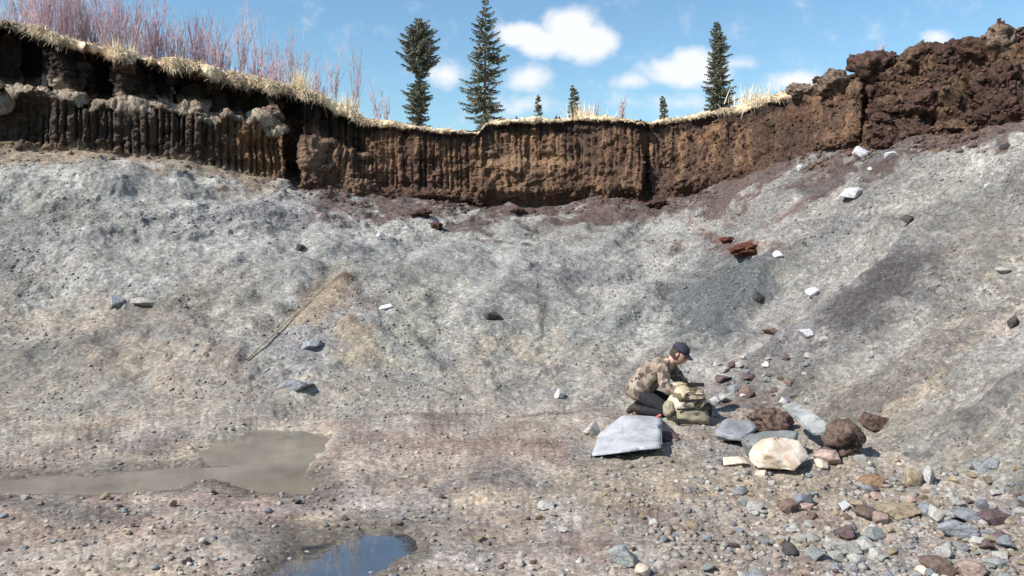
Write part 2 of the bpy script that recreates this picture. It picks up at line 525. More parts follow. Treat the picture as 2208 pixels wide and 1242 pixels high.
# fall line from plan: toward the pit centre (0.3, 8.2)
gx, gy = 0.3 - x, 8.2 - y
gl = np.hypot(gx, gy); ang = np.arctan2(gx, -gy)
cross = ang * 9.0; along = gl
tt = (y - yf) / (yb - yf)
mid = np.sin(np.clip(tt, 0, 1) * math.pi)
d1 = 0.20 * fbm(x * .55, y * .55, z * .55, 3, 21) * (0.25 + .75 * mid)
d1 += (0.03 + .05 * sstep(1350, 1700, PXG[i1])) * fbm(cross * 1.1, along * .35, 0 * x, 4, 25) * (.3 + mid)
d1 += 0.036 * fbm(x * 2.6, y * 2.6, z * 2.6, 4, 27) + 0.004 * np.abs(fbm(x * 12, y * 12, z * 12, 3, 29))
d1 += 0.10 * np.clip(fbm(x * 1.6, y * 1.6, z * 2.2, 3, 33), 0, 1) * sstep(.45, .95, tt)   # crumbled lumps under the bank
pxs, pys = PXG[i1], PYG[i1]
cz = np.zeros(pxs.shape)
for (cx_, cy_, rx, ry, tl, st) in ((300, 500, 420, 46, 3, 1), (120, 420, 200, 70, 0, .9), (900, 470, 320, 40, 2, 1), (1950, 480, 200, 70, 25, 1.1), (2150, 400, 150, 110, 20, .8), (1060, 690, 70, 40, 10, .9), (560, 810, 200, 60, -12, 1),
                                   (1250, 590, 160, 36, 0, .7), (60, 590, 110, 70, 0, .8), (1700, 790, 180, 50, 30, .7), (1100, 820, 100, 50, 0, .8), (1420, 450, 200, 40, -10, .8), (250, 640, 200, 40, -5, .6), (1880, 900, 200, 50, 35, .5)):
    ct, sn = math.cos(R(-tl)), math.sin(R(-tl))
    u = ((pxs - cx_) * ct + (pys - cy_) * sn) / rx; v_ = (-(pxs - cx_) * sn + (pys - cy_) * ct) / ry
    cz = np.maximum(cz, st * sstep(1.2, .4, np.hypot(u, v_)))
diag_a = (pxs * .80 - (pys) * -.60) ; diag_c = (pys * .80 + pxs * .60)
nD = fbm(diag_c / 46.0, diag_a / 330.0, 0 * pxs, 4, 601, .58)
wD = sstep(650, 1500, pxs)
d1 += wD * .065 * nD * sstep(.0, .12, tt) * sstep(1.0, .9, tt)
d1 += .075 * fbm(x * 1.5, y * 1.5, z * 2.4, 4, 603, .55) * sstep(.02, .2, tt)
d1 += .30 * np.exp(-((pxs - 190) / 170.0) ** 2 - ((pys - 392) / 34.0) ** 2) + .18 * np.exp(-((pxs - 1310) / 90.0) ** 2 - ((pys - 440) / 26.0) ** 2) + .14 * np.exp(-((pxs - 560) / 130.0) ** 2 - ((pys - 462) / 24.0) ** 2)
lumps = fbm(x * 4.2, y * 4.2, z * 5, 4, 35, .6)
d1 += cz * (0.052 * np.clip(lumps, -.1, 1) + .020 * np.clip(fbm(x * 11, y * 11, z * 11, 3, 37), 0, 1))
# a small scarp running along the left slope, and terracettes
d1 += 0.06 * sstep(6, -2, pys - (516 + 10 * fbm(pxs / 90, 0 * x, 0 * x, 3, 39))) * sstep(-40, -4, pys - 520) * sstep(860, 700, pxs)
fade = sstep(0, .04, tt)
# continuity with the floor noise at the toe
D[i1] = d1 * fade + D[i0[-1]][None, :] * (1 - fade)
# scraped facet with a straight upper edge on the left slope
pxs, pys = PXG[i1], PYG[i1]
e = (pxs - 540) / 160.0
line_y = 770 - e * 150
near_l = np.exp(-((pys - line_y) * .73 / 26.0) ** 2) * sstep(490, 540, pxs) * sstep(750, 700, pxs)
D[i1] *= 1 - .93 * near_l
right_of = sstep(0, 5, (pys - line_y) * .73) * sstep(520, 560, pxs) * sstep(880, 700, pxs) * sstep(602, 618, pys) * sstep(800, 740, pys)
D[i1] -= 0.02 * right_of * (1 - near_l)
D[i1] += 0.0 * sstep(-30, 0, (pys - line_y) * .73) * (1 - right_of) * sstep(530, 550, pxs) * sstep(715, 690, pxs) * (pys < line_y + 4)

# peat bank: tooth-mark grooves of the digger bucket, slump lumps, cracks
x, y, z = X[i2], Y[i2], Z[i2]
pxs = PXG[i2]
tB = np.linspace(0, 1, NB + 1)[1:][:, None] * np.ones((1, NCOL))
sg = s_arc[None, :] * np.ones((len(i2), 1))
sgw = sg + 0.03 * fbm(sg * 2, z * 1.2, 0 * z, 2, 41)
brk = np.cumsum(rng.uniform(.07, .20, 900)) - 10
dep = rng.uniform(.35, 1.0, 900)
idx = np.clip(np.searchsorted(brk, sgw) - 1, 0, 898)
lo, hi = brk[idx], brk[idx + 1]
q = (sgw - lo) / (hi - lo)
groove = (1 - np.minimum(1, np.minimum(q, 1 - q) * (hi - lo) / 0.038)) ** 1.2 * np.maximum(dep[idx], .4) + .35 * (dep[idx] - .6)
g_left = sstep(10, 80, pxs) * sstep(625, 615, pxs) * sstep(-.02, .08, tB) * sstep(lhh[None, :] + .01, lhh[None, :] - .05, tB)
g_up = sstep(360, 420, pxs) * sstep(800, 760, pxs) * sstep(lhh[None, :] + .1, lhh[None, :] + .2, tB)
g_c = sstep(690, 720, pxs) * sstep(1034, 1028, pxs) * sstep(.12, .25, tB) * (0.55 + .45 * sstep(860, 890, pxs))
g_cr = sstep(1040, 1060, pxs) * sstep(1480, 1380, pxs) * sstep(.25, .45, tB) * .55
g_r = sstep(1400, 1500, pxs) * sstep(1860, 1800, pxs) * .30
gm = (0.24 * g_left + 0.16 * g_up + 0.19 * g_c + 0.15 * g_cr + .08 * g_r) * np.clip(1 + .95 * fbm(sg * 1.1, z * 1.6, 0 * z, 3, 311), .12, 1.7)
ch_u = sg * 2.6 + .5 * fbm(sg * 1.7, z * 1.7, 0 * z, 2, 521); ch_v = z * 3.1 + .6 * fbm(sg * 1.3, z * 2, 0 * z + 5, 2, 523)
chunk = _h(np.floor(ch_u), np.floor(ch_v), 0 * z, 5) - .5
lump = sstep(640, 660, pxs) * sstep(830, 790, pxs) * sstep(.66, .5, tB) + sstep(1036, 1050, pxs) * sstep(1300, 1240, pxs) * sstep(.5, .4, tB) * .4
heap = sstep(1855, 1875, pxs)
d2 = -gm * np.clip(groove, -.3, 1.3)
d2 += 0.07 * fbm(x * 1.7, y * 1.7, z * 1.7, 3, 43) + 0.04 * fbm(x * 6, y * 6, z * 6, 4, 45, .6) + .024 * fbm(x * 22, y * 22, z * 14, 3, 46)
d2 -= .045 * np.abs(fbm(x * 8, y * 8, z * 5, 3, 48, .6)) * sstep(620, 660, pxs)
dg_ = (sg * .72 - z * .70); da_ = sg * .7 + z * .72
d2 += sstep(1400, 1520, pxs) * (0.11 * fbm(dg_ * 3.4, da_ * 1.0, 0 * z, 4, 313, .6) + .07 * np.clip(fbm(x * 4, y * 4, z * 4, 3, 315), -.2, 1))
d2 += sstep(640, 600, pxs) * .09 * fbm(x * 3, y * 3, z * 3, 4, 317, .6)
d2 += .10 * chunk * sstep(1860, 1800, pxs) * sstep(.04, .12, tB)
d2 += lump * (0.15 * np.clip(fbm(x * 2.4, y * 2.4, z * 2.4, 3, 47) + .35, 0, 1) + .05)
d2 += heap * (0.34 * np.clip(fbm(x * 1.9, y * 1.9, z * 1.9, 4, 49), -.5, 1) + .10 * fbm(x * 6, y * 6, z * 6, 3, 52))
# skirts of fallen soil at the bottom of the bank
d2 += .16 * sstep(.30, .0, tB) * (0.5 + np.clip(fbm(sg * 1.6, z, 0 * z, 3, 53), -.5, 1)) * sstep(650, 700, pxs)
d2 += .12 * sstep(lhh[None, :] - .02, lhh[None, :] + .03, tB) * sstep(lhh[None, :] + .16, lhh[None, :] + .06, tB) * (1 + fbm(sg * 2.2, z * 2, 0 * z, 3, 54)) * sstep(640, 600, pxs)
# cavities under the turf at the far left
cav = np.maximum(sstep(-200, 30, pxs) * sstep(110, 60, pxs) * sstep(.50, .60, tB) * sstep(1.0, .92, tB) , sstep(-100, 0, pxs) * sstep(140, 60, pxs) * sstep(.04, .1, tB) * sstep(.45, .38, tB))
cav = np.maximum(cav, sstep(206, 216, pxs) * sstep(248, 238, pxs) * sstep(.5, .62, tB))
cav = np.maximum(cav, sstep(370, 400, pxs) * sstep(530, 505, pxs) * sstep(.62, .68, tB) * sstep(.98, .9, tB))
d2 -= .38 * cav
edge = sstep(0, .05, tB)
D[i2] = d2 * edge + D[i1[-1]][None, :] * (1 - edge)
x, y, z = X[i3], Y[i3], Z[i3]
d3 = 0.06 * fbm(x * 2.2, y * 2.2, z * 2.2, 3, 61) + .035 * fbm(x * 8, y * 8, z * 8, 3, 63)
w3 = np.linspace(0, 1, NL)[:, None]
D[i3] = d3 * sstep(0, .3, w3) + D[i2[-1]][None, :] * (1 - sstep(0, .3, w3))
x, y, z = X[i4], Y[i4], Z[i4]
D[i4] = (0.06 * fbm(x * 2.2, y * 2.2, z * 2.2, 3, 61) + .035 * fbm(x * 8, y * 8, z * 8, 3, 63))
D[i4] += 0.16 * sstep(1850, 1900, PXG[i4]) * fbm(x * 1.6, y * 1.6, z * 1.6, 3, 69)
NRM = N0.copy()
NRM[i4] = (0, 0, 1)
b_only = np.stack([0.25 * N0[..., 0], N0[..., 1], .6 * N0[..., 2]], -1)
P = P0 + NRM * D[..., None]

# --- albedo (material colour, with shade painted in on the left bank and facet tip)
ALB = np.zeros(P.shape)
K = 0.60
def c3(r, g, b, k=K): return lin((r, g, b)) * k
def blend(arr, w, c):
    w = np.clip(w, 0, 1)[..., None]
    return arr * (1 - w) + np.asarray(c) * w

x, y, z = X[i0], Y[i0], 0 * X[i0]
A0 = np.broadcast_to(c3(172, 162, 150), x.shape + (3,)).copy()
n1 = fbm(x * .8, y * .8, z, 4, 71); n2 = fbm(x * 2.2, y * 2.2, z, 4, 73); n3 = fbm(x * .9 + 9, y * .9, z, 3, 75)
A0 = blend(A0, sstep(.0, .6, n1) * .8, c3(166, 166, 164))
A0 = blend(A0, sstep(.1, .7, n2) * .55, c3(150, 120, 108))
A0 = blend(A0, sstep(.15, .7, n3) * .5, c3(182, 168, 138))
pxs, pys = PXG[i0], PYG[i0]
n4 = fbm(x * 3, y * 3, z, 5, 77, .62)
FLOOR_PATCH = [  # px, py, rx, ry, tilt, colour, strength
    (1040, 1020, 120, 32, -5, (128, 126, 128), .8), (110, 1100, 150, 26, -8, (118, 116, 114), .85), (620, 1130, 70, 18, -8, (128, 112, 92), .7),
    (560, 1165, 150, 40, -12, (108, 108, 110), .7), (300, 950, 90, 22, -3, (128, 124, 128), .6), (520, 1080, 180, 40, 4, (160, 132, 124), .6),
    (900, 970, 160, 40, 3, (165, 145, 135), .5), (1150, 1170, 200, 60, 0, (158, 140, 128), .5), (800, 1075, 160, 34, 0, (160, 160, 166), .5),
    (1400, 1090, 220, 40, 5, (176, 162, 136), .5), (460, 930, 90, 14, -22, (104, 106, 112), .8), (700, 895, 240, 5, -3, (110, 108, 104), .5)]
def patches(A, lst, pxs, pys, nn):
    for (cx_, cy_, rx, ry, tl, col, st) in lst:
        ct, sn = math.cos(R(-tl)), math.sin(R(-tl))
        u = ((pxs - cx_) * ct + (pys - cy_) * sn) / rx; v = (-(pxs - cx_) * sn + (pys - cy_) * ct) / ry
        A = blend(A, sstep(1.3, .5, np.hypot(u, v) + (.75 if st < .84 else .3) * nn) * st, c3(*col))
    return A
A0 = patches(A0, FLOOR_PATCH, pxs, pys, n4)
toe_w = sstep(1.6, .1, (yf[None, :] - y) + .8 * n2 + .5 * n1)
A0 = blend(A0, toe_w * .75, c3(174, 170, 162))
nM = fbm(x * 3.5, y * 3.5, z, 5, 607, .62)
A0 = A0 * (1.0 + .26 * np.clip(nM, -1, 1))[..., None]
A0 = A0 * .62 + A0.mean(-1, keepdims=True) * .38 * np.array((1.10, .99, .90))
A0 = A0 * np.array((.985, .945, .905))
seam = np.abs((yf[None, :] - y) - .10 - .05 * n2)
A0 = blend(A0, sstep(.10, .02, seam) * sstep(600, 700, pxs) * sstep(1420, 1360, pxs) * .7, c3(92, 86, 80))
A0 = blend(A0, sstep(.12, -.05, SDF['silt'] + .04 * n4) * .95, c3(176, 168, 152))
for k in ('blue', 'murky'):
    A0 = blend(A0, sstep(.34, .06, SDF[k] + .10 * n4) * .85, c3(112, 104, 95))
ALB[i0] = A0
x, y, z = X[i1], Y[i1], Z[i1]
A1 = np.broadcast_to(c3(174, 172, 165), x.shape + (3,)).copy()
pxs, pys = PXG[i1], PYG[i1]
nA = fbm(x * .5, y * .5, z * .5, 4, 81); nB = fbm(x * 1.7, y * 1.7, z * 1.7, 4, 83); nS = fbm(cross * 1.6, along * .35, 0 * x, 4, 85); nC = fbm(x * 2.6, y * 2.6, z * 2.6, 6, 87, .68)
A1 = blend(A1, sstep(700, 350, pxs + 120 * nA) * sstep(560, 680, pys + 60 * nB) * .85, c3(180, 168, 152))
A1 = blend(A1, sstep(1550, 1950, pxs - (pys - 700) * .5 + 120 * nA) * .8, c3(174, 170, 162))
A1 = blend(A1, sstep(.05, .65, nA) * .5, c3(164, 166, 158))
A1 = blend(A1, sstep(.05, .6, nS) * .45 * sstep(1200, 1600, pxs), c3(150, 146, 142))
A1 = blend(A1, sstep(.1, .7, -nS) * .4 * sstep(1300, 1700, pxs), c3(180, 172, 158))
A1 = blend(A1, sstep(.2, .8, nB) * .4, c3(150, 148, 150))
A1 = blend(A1, sstep(.25, .8, -nB) * .35, c3(190, 188, 184))
A1 = patches(A1, [
    (1890, 640, 175, 48, 36, (84, 80, 82), 1.0), (1550, 645, 130, 100, 30, (98, 102, 104), .95), (1255, 590, 130, 20, 0, (126, 126, 132), .75), (1680, 790, 190, 36, 38, (122, 120, 120), .75), (1480, 590, 80, 22, 38, (120, 116, 116), .7), (2000, 470, 130, 24, 34, (112, 110, 108), .7), (1970, 820, 170, 14, 36, (132, 128, 124), .6), (2120, 620, 140, 12, 36, (136, 130, 124), .6), (1800, 560, 110, 14, 38, (126, 124, 124), .6), (1640, 720, 120, 12, 38, (112, 104, 102), .7), (1250, 700, 220, 70, 10, (176, 180, 170), .6), (1000, 560, 260, 60, 0, (176, 178, 174), .6), (1000, 800, 240, 60, 0, (172, 174, 164), .5),
    (1605, 535, 74, 20, -10, (118, 68, 50), 1.0), (1555, 508, 80, 12, -28, (130, 82, 64), .9), (1640, 415, 0.1, 0.1, 0, (0, 0, 0), 0),
    (1800, 385, 110, 16, 38, (98, 66, 52), .9), (1680, 470, 90, 10, 30, (140, 108, 96), .7), (1900, 350, 140, 26, 24, (96, 84, 80), .8),
    (1950, 480, 110, 26, 25, (128, 126, 122), .6), (2130, 520, 110, 46, 30, (178, 164, 136), .6), (2080, 700, 170, 44, 35, (190, 172, 152), .7),
    (690, 665, 100, 50, 40, (178, 156, 128), .85), (760, 690, 70, 40, 20, (172, 150, 138), .7), (745, 614, 30, 9, 0, (120, 98, 70), .9),  # the small dark patch paints the shadow at the facet's upper tip
    (760, 745, 60, 50, 60, (184, 166, 132), .7), (650, 770, 70, 55, 40, (160, 162, 170), .7), (780, 545, 60, 16, 10, (128, 128, 130), .7),
    (560, 815, 90, 26, -12, (132, 128, 134), .7), (330, 780, 160, 50, -10, (180, 158, 138), .6), (120, 690, 160, 40, -8, (188, 172, 152), .6),
    (1130, 750, 70, 34, 0, (186, 168, 142), .7), (1090, 820, 60, 30, 0, (138, 136, 138), .7), (1060, 680, 46, 20, 20, (122, 122, 124), .6),
    (900, 680, 90, 60, 40, (182, 178, 158), .6), (560, 460, 160, 26, 4, (172, 168, 174), .6), (420, 520, 240, 12, 3, (140, 138, 140), .5),
    (150, 470, 200, 26, -2, (150, 146, 140), .5), (40, 590, 60, 60, 0, (146, 144, 140), .5), (1330, 430, 60, 26, 0, (164, 164, 168), .6),
    (1900, 860, 200, 60, 35, (186, 172, 150), .6), (1700, 760, 120, 40, 35, (146, 140, 138), .6), (1620, 860, 90, 30, 0, (150, 128, 120), .6)],
    pxs, pys, nC)
A1 = A1 * .80 + A1.mean(-1, keepdims=True) * .20 * np.array((1.02, 1.0, .96))
nW = fbm(x * .32 + 3, y * .32, z * .5, 3, 401); nX = fbm(cross * .5, along * .8, 0 * x, 3, 403)
A1 = blend(A1, sstep(.05, .5, nD) * wD * .55, c3(128, 126, 126))
A1 = blend(A1, sstep(.05, .5, -nD) * wD * .35, c3(184, 180, 172))
nM = fbm(x * 3.2, y * 3.2, z * 4.5, 5, 605, .62)
A1 = A1 * (1 + .22 * np.clip(nM, -1, 1))[..., None]
A1 = A1 * (1 - (1 - np.array((.97, .93, .89))) * sstep(.22, .0, tt + .12 * nB)[..., None])
A1 = A1 * (0.87 + .16 * np.clip(nW, -1, 1) + .14 * np.clip(nX, -1, 1))[..., None]
A1 = blend(A1, sstep(.30, .0, tt + .15 * nB) * sstep(1500, 1100, pxs) * .6, c3(172, 163, 150))
# peat crumbs washed over the top of the gravel
under = (pys - pyb[None, :])
A1 = blend(A1, sstep(64, 10, under + 40 * nC + 30 * nB - 30 * np.clip(-nD, 0, 1) * sstep(1380, 1500, pxs)) * sstep(620, 700, pxs) * .9, c3(98, 80, 74))
A1 = blend(A1, sstep(60, 4, under + 30 * nC) * sstep(640, 560, pxs) * .8, c3(158, 138, 114))
A1 = patches(A1, [(1890, 640, 165, 40, 36, (88, 84, 86), .86), (1545, 650, 120, 90, 30, (104, 107, 109), .85)], pxs, pys, nC)
ALB[i1] = A1
x, y, z = X[i2], Y[i2], Z[i2]
pxs = PXG[i2]
nA = fbm(x * 1.1, y * 1.1, z * 1.6, 4, 91); nB = fbm(x * 4, y * 4, z * 4, 4, 93); nV = fbm(sg * 7, z * .7, 0 * z, 3, 95)
A2 = np.broadcast_to(c3(112, 86, 70), x.shape + (3,)).copy() * (1 + .5 * chunk)[..., None]
A2 = blend(A2, sstep(.0, .6, nA) * .7, c3(126, 96, 74))
A2 = blend(A2, sstep(.1, .6, -nA) * .7, c3(86, 68, 58))
A2 = blend(A2, sstep(.0, .55, nV) * .6 * sstep(640, 660, pxs), c3(158, 126, 96))
A2 = blend(A2, sstep(.1, .6, -nV) * .5, c3(80, 62, 52))
A2 = blend(A2, sstep(.15, .7, nB) * .4, c3(90, 68, 58))
A2 = blend(A2, sstep(.22, .05, tB + .08 * nB) * sstep(640, 680, pxs) * .75, c3(88, 64, 54))
A2 = blend(A2, sstep(.86, .97, tB + .06 * nB) * .85, c3(66, 56, 50))
A2 = blend(A2, sstep(640, 560, pxs) * .85, c3(92, 80, 68, .42))  # left face painted darker than the rest to deepen its shadows
A2 = blend(A2, sstep(440, 540, pxs) * sstep(625, 618, pxs) * sstep(lhh[None, :], lhh[None, :] - .05, tB) * .8, c3(134, 102, 72))
ledgeband = sstep(lhh[None, :] - .05, lhh[None, :] + .02, tB + .03 * nB) * sstep(lhh[None, :] + .24, lhh[None, :] + .14, tB + .05 * nB) * sstep(640, 600, pxs)
A2 = blend(A2, ledgeband * .95, c3(172, 156, 136))
A2 = blend(A2, sstep(lhh[None, :] + .18, lhh[None, :] + .28, tB) * sstep(820, 700, pxs) * .9, c3(62, 54, 48, .4))  # shade below the overhanging turf, painted into the colour
A2 = blend(A2, sstep(.12, .02, tB + .06 * nB) * sstep(640, 560, pxs) * .85, c3(150, 130, 106))
A2 = blend(A2, lump * sstep(-.1, .5, nB + nA) * .6, c3(140, 118, 98))
A2 = blend(A2, sstep(1040, 1050, pxs) * sstep(1270, 1220, pxs) * sstep(.09, .03, np.abs(tB - .52 + .03 * nB)) * .7, c3(156, 128, 98))
A2 = blend(A2, heap * .7, c3(86, 68, 60, .5))
A2 = blend(A2, heap * sstep(.1, .6, nA) * .5, c3(128, 102, 76))
A2 = blend(A2, heap * sstep(1900, 2200, pxs) * sstep(.6, .9, tB) * .6, c3(112, 78, 68))
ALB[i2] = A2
straw = c3(234, 212, 176, .75); brown = c3(96, 70, 60)
x, y, z = X[i3], Y[i3], Z[i3]
n = fbm(x * 5, y * 5, z * 5, 4, 97)
isgrass = sstep(1780, 1730, PXG[i3]) * sstep(40, 110, PXG[i3] + 20 * n)
A3 = np.broadcast_to(brown * .7, x.shape + (3,)).copy()
A3 = blend(A3, isgrass * sstep(.25, .45, w3 + .12 * n), straw)
A3 = blend(A3, isgrass * sstep(.2, .6, n) * .5, c3(178, 150, 112))
ALB[i3] = A3
x, y, z = X[i4], Y[i4], Z[i4]
n = fbm(x * 3, y * 3, z * 3, 4, 99)
A4 = np.broadcast_to(straw, x.shape + (3,)).copy()
A4 = blend(A4, sstep(0, .6, n) * .6, c3(186, 160, 122))
A4 = blend(A4, sstep(1740, 1790, PXG[i4]), brown)
ALB[i4] = A4


def grid_obj(name, r0, r1, mat):
    nr = r1 - r0 + 1
    v = P[r0:r1 + 1].reshape(-1, 3); c = ALB[r0:r1 + 1].reshape(-1, 3)
    ii = np.arange((nr - 1) * NCOL).reshape(nr - 1, NCOL)[:, :-1].ravel()
    fcs = np.stack([ii, ii + 1, ii + NCOL + 1, ii + NCOL], 1)
    o = link(name, big_mesh(name, v, fcs, c), mat)
    o['kind'] = 'structure'
    return o


tag(grid_obj('pit_floor', 0, i0[-1], M_GRAVEL), 'grey brown gravel floor of the pit with ruts and puddles')
tag(grid_obj('gravel_slope', i0[-1], i1[-1], M_GRAVEL), 'pale grey gravel slope rising round the pit to the peat bank')
tag(grid_obj('peat_bank', i1[-1], i2[-1], M_PEAT), 'dark brown cut peat bank with vertical tooth marks above the gravel')
tag(grid_obj('turf_plateau', i2[-1], NROW - 1, M_TURF), 'straw coloured turf lying on top of the cut bank')

# ground behind and beside the viewer
bm = bmesh.new()
for (a, b) in (((-140, -140), (140, 4.0)),):
    vsx = [bm.verts.new(p) for p in ((a[0], a[1], -.22), (b[0], a[1], -.22), (b[0], b[1], -.22), (a[0], b[1], -.22))]
    bm.faces.new(vsx)
M_BACK = rock_material('pit_floor_far', tuple(c3(165, 158, 148)), tuple(c3(140, 130, 120)), scale=2.0)
tag(bm_obj('ground', bm, M_BACK), 'gravel ground of the pit behind the viewer', kind='structure')


def surf(px, py, kinds=(0, 1)):
    """point and normal of the terrain seen at a bearing/height"""
    j = int(np.argmin(np.abs(PXC - px)))
    rr = np.where(np.isin(KIND, kinds))[0]
    col = P[rr, j]
    pyv = HY - (col[:, 2] - CAM_H) / col[:, 1] * FPX
    k = int(np.argmin(np.abs(pyv - py)))
    return Vector(P[rr[k], j]), Vector(NRM[rr[k], j])


def ground_z(x, y):
    """terrain height at a plan point (floor, slope, plateau)"""
    j = int(np.argmin(np.abs(AA - x / max(y, .5))))
    k = int(np.argmin(np.abs(P[:, j, 1] - y) + (KIND == 2) * 5 + (KIND == 3) * 5))
    return float(P[k, j, 2])


# ------------------------------------------------------------------ water
M_WATER = water_material('puddle_water', (.055, .055, .058), .012, 3.2)
M_MUDDY = water_material('muddy_water', (.175, .150, .118), .07, 1.36)
M_SILT = plain_material('wet_silt', tuple(c3(172, 165, 153)), .16, 3, .35, .1)


def sheet(name, key, zlev, mat, grow, label):
    """level sheet filling a basin of the floor, reaching a little under the shore"""
    m = SDF[key] < grow
    fm = m[:-1, :-1] | m[1:, :-1] | m[:-1, 1:] | m[1:, 1:]
    r_, c_ = np.where(fm)
    q = np.stack([r_ * NCOL + c_, r_ * NCOL + c_ + 1, (r_ + 1) * NCOL + c_ + 1, (r_ + 1) * NCOL + c_], 1)
    used, inv = np.unique(q, return_inverse=True)
    v = np.stack([X[i0].ravel()[used], Y[i0].ravel()[used], np.full(len(used), zlev)], 1)
    o = link(name, big_mesh(name, v, inv.reshape(-1, 4)), mat)
    return tag(o, label, kind='structure')


SDF['pool'] = np.minimum(SDF['murky'], SDF['silt'])
sheet('puddle_water', 'blue', -0.036, M_WATER, .10, 'blue sky-reflecting puddle at the bottom of the picture')
sheet('muddy_water', 'pool', -0.040, M_MUDDY, .10, 'long murky brown puddle with a pale silty arm across the left of the pit floor')


# ------------------------------------------------------------------ rocks
def ico(sub):
    bm = bmesh.new(); bmesh.ops.create_icosphere(bm, subdivisions=sub, radius=1)
    v = np.array([p.co[:] for p in bm.verts]); bm.verts.index_update()
    f = np.array([[q.index for q in fc.verts] for fc in bm.faces]); bm.free()
    return v, f


ICO = {s: ico(s) for s in (1, 2, 3, 4)}


def hull_shape(seed, npts=10, jit=.25):
    """angular stone: hull of a few points"""
    r = np.random.default_rng(seed)
    g = (np.arange(npts) + .5) / npts
    ph = np.arccos(1 - 2 * g); th = math.pi * (1 + 5 ** .5) * np.arange(npts) + r.uniform(0, 6)
    v = np.stack([np.cos(th) * np.sin(ph), np.sin(th) * np.sin(ph), np.cos(ph)], 1)
    v += r.normal(0, jit, v.shape); v /= np.linalg.norm(v, axis=1)[:, None]
    bm = bmesh.new()
    bv = [bm.verts.new(p) for p in v]
    bmesh.ops.convex_hull(bm, input=bv)
    bm.verts.index_update()
    p = np.array([q.co[:] for q in bm.verts]); f = np.array([[q.index for q in fc.verts] for fc in bm.faces]); bm.free()
    p /= np.abs(p).max(0)
    return p, f


def hull_stone(name, seed, npts=13, bev=.09, sub=0, noise=0.0):
    p, f = hull_shape(seed, npts, .30)
    bm = bmesh.new()
    bv = [bm.verts.new(q) for q in p]
    for t in f: bm.faces.new([bv[i] for i in t])
    bmesh.ops.recalc_face_normals(bm, faces=bm.faces[:])
    bmesh.ops.dissolve_limit(bm, angle_limit=R(14), verts=bm.verts[:], edges=bm.edges[:])
    bmesh.ops.bevel(bm, geom=bm.edges[:], offset=bev, segments=1, affect='EDGES', clamp_overlap=True)
    bmesh.ops.triangulate(bm, faces=bm.faces[:])
    for _ in range(sub):
        bmesh.ops.subdivide_edges(bm, edges=[e for e in bm.edges if e.calc_length() > .12], cuts=1)
        bmesh.ops.triangulate(bm, faces=bm.faces[:])
    bm.normal_update()
    co = np.array([v.co[:] for v in bm.verts])
    dn = noise * fbm(co[:, 0] * 3 + seed, co[:, 1] * 3, co[:, 2] * 3, 4, seed) if noise else np.zeros(len(co))
    for v, d in zip(bm.verts, dn): v.co += v.normal * d
    me = bpy.data.meshes.new(name); bm.to_mesh(me); bm.free()
    co = np.zeros(len(me.vertices) * 3, np.float32); me.vertices.foreach_get('co', co); co = co.reshape(-1, 3)
    co /= np.abs(co).max(0); me.vertices.foreach_set('co', co.ravel()); me.update()
    if sub: me.polygons.foreach_set('use_smooth', np.ones(len(me.polygons), bool))
    return me


def rock_shape(seed, sub=2, planes=11, cut=(.62, .95), noise=.05, nf=2.2, rounded=0.0, octv=3, gain=.5, crease=0.0):
    r = np.random.default_rng(seed)
    v, f = ICO[sub]
    n = r.normal(size=(planes, 3)); n /= np.linalg.norm(n, axis=1)[:, None]
    d = r.uniform(*cut, planes)
    dots = np.maximum(v @ n.T, 1e-3)
    rad = np.minimum(1.0, (d / dots).min(1))
    rad = rad * (1 - rounded) + rounded * .85
    o = r.uniform(0, 50, 3)
    rad = rad + noise * fbm(v[:, 0] * nf + o[0], v[:, 1] * nf + o[1], v[:, 2] * nf + o[2], octv, seed, gain)
    if crease: rad = rad - crease * np.abs(fbm(v[:, 0] * nf * 2 + o[1], v[:, 1] * nf * 2 + o[2], v[:, 2] * nf * 2 + o[0], 4, seed + 9, .62))
    p = v * rad[:, None]
    p /= np.abs(p).max(0)
    return p, f


def rock_mesh(name, seed, **kw):
    sm = kw.pop('smooth', False)
    p, f = rock_shape(seed, **kw)
    return big_mesh(name, p, f, None, sm)


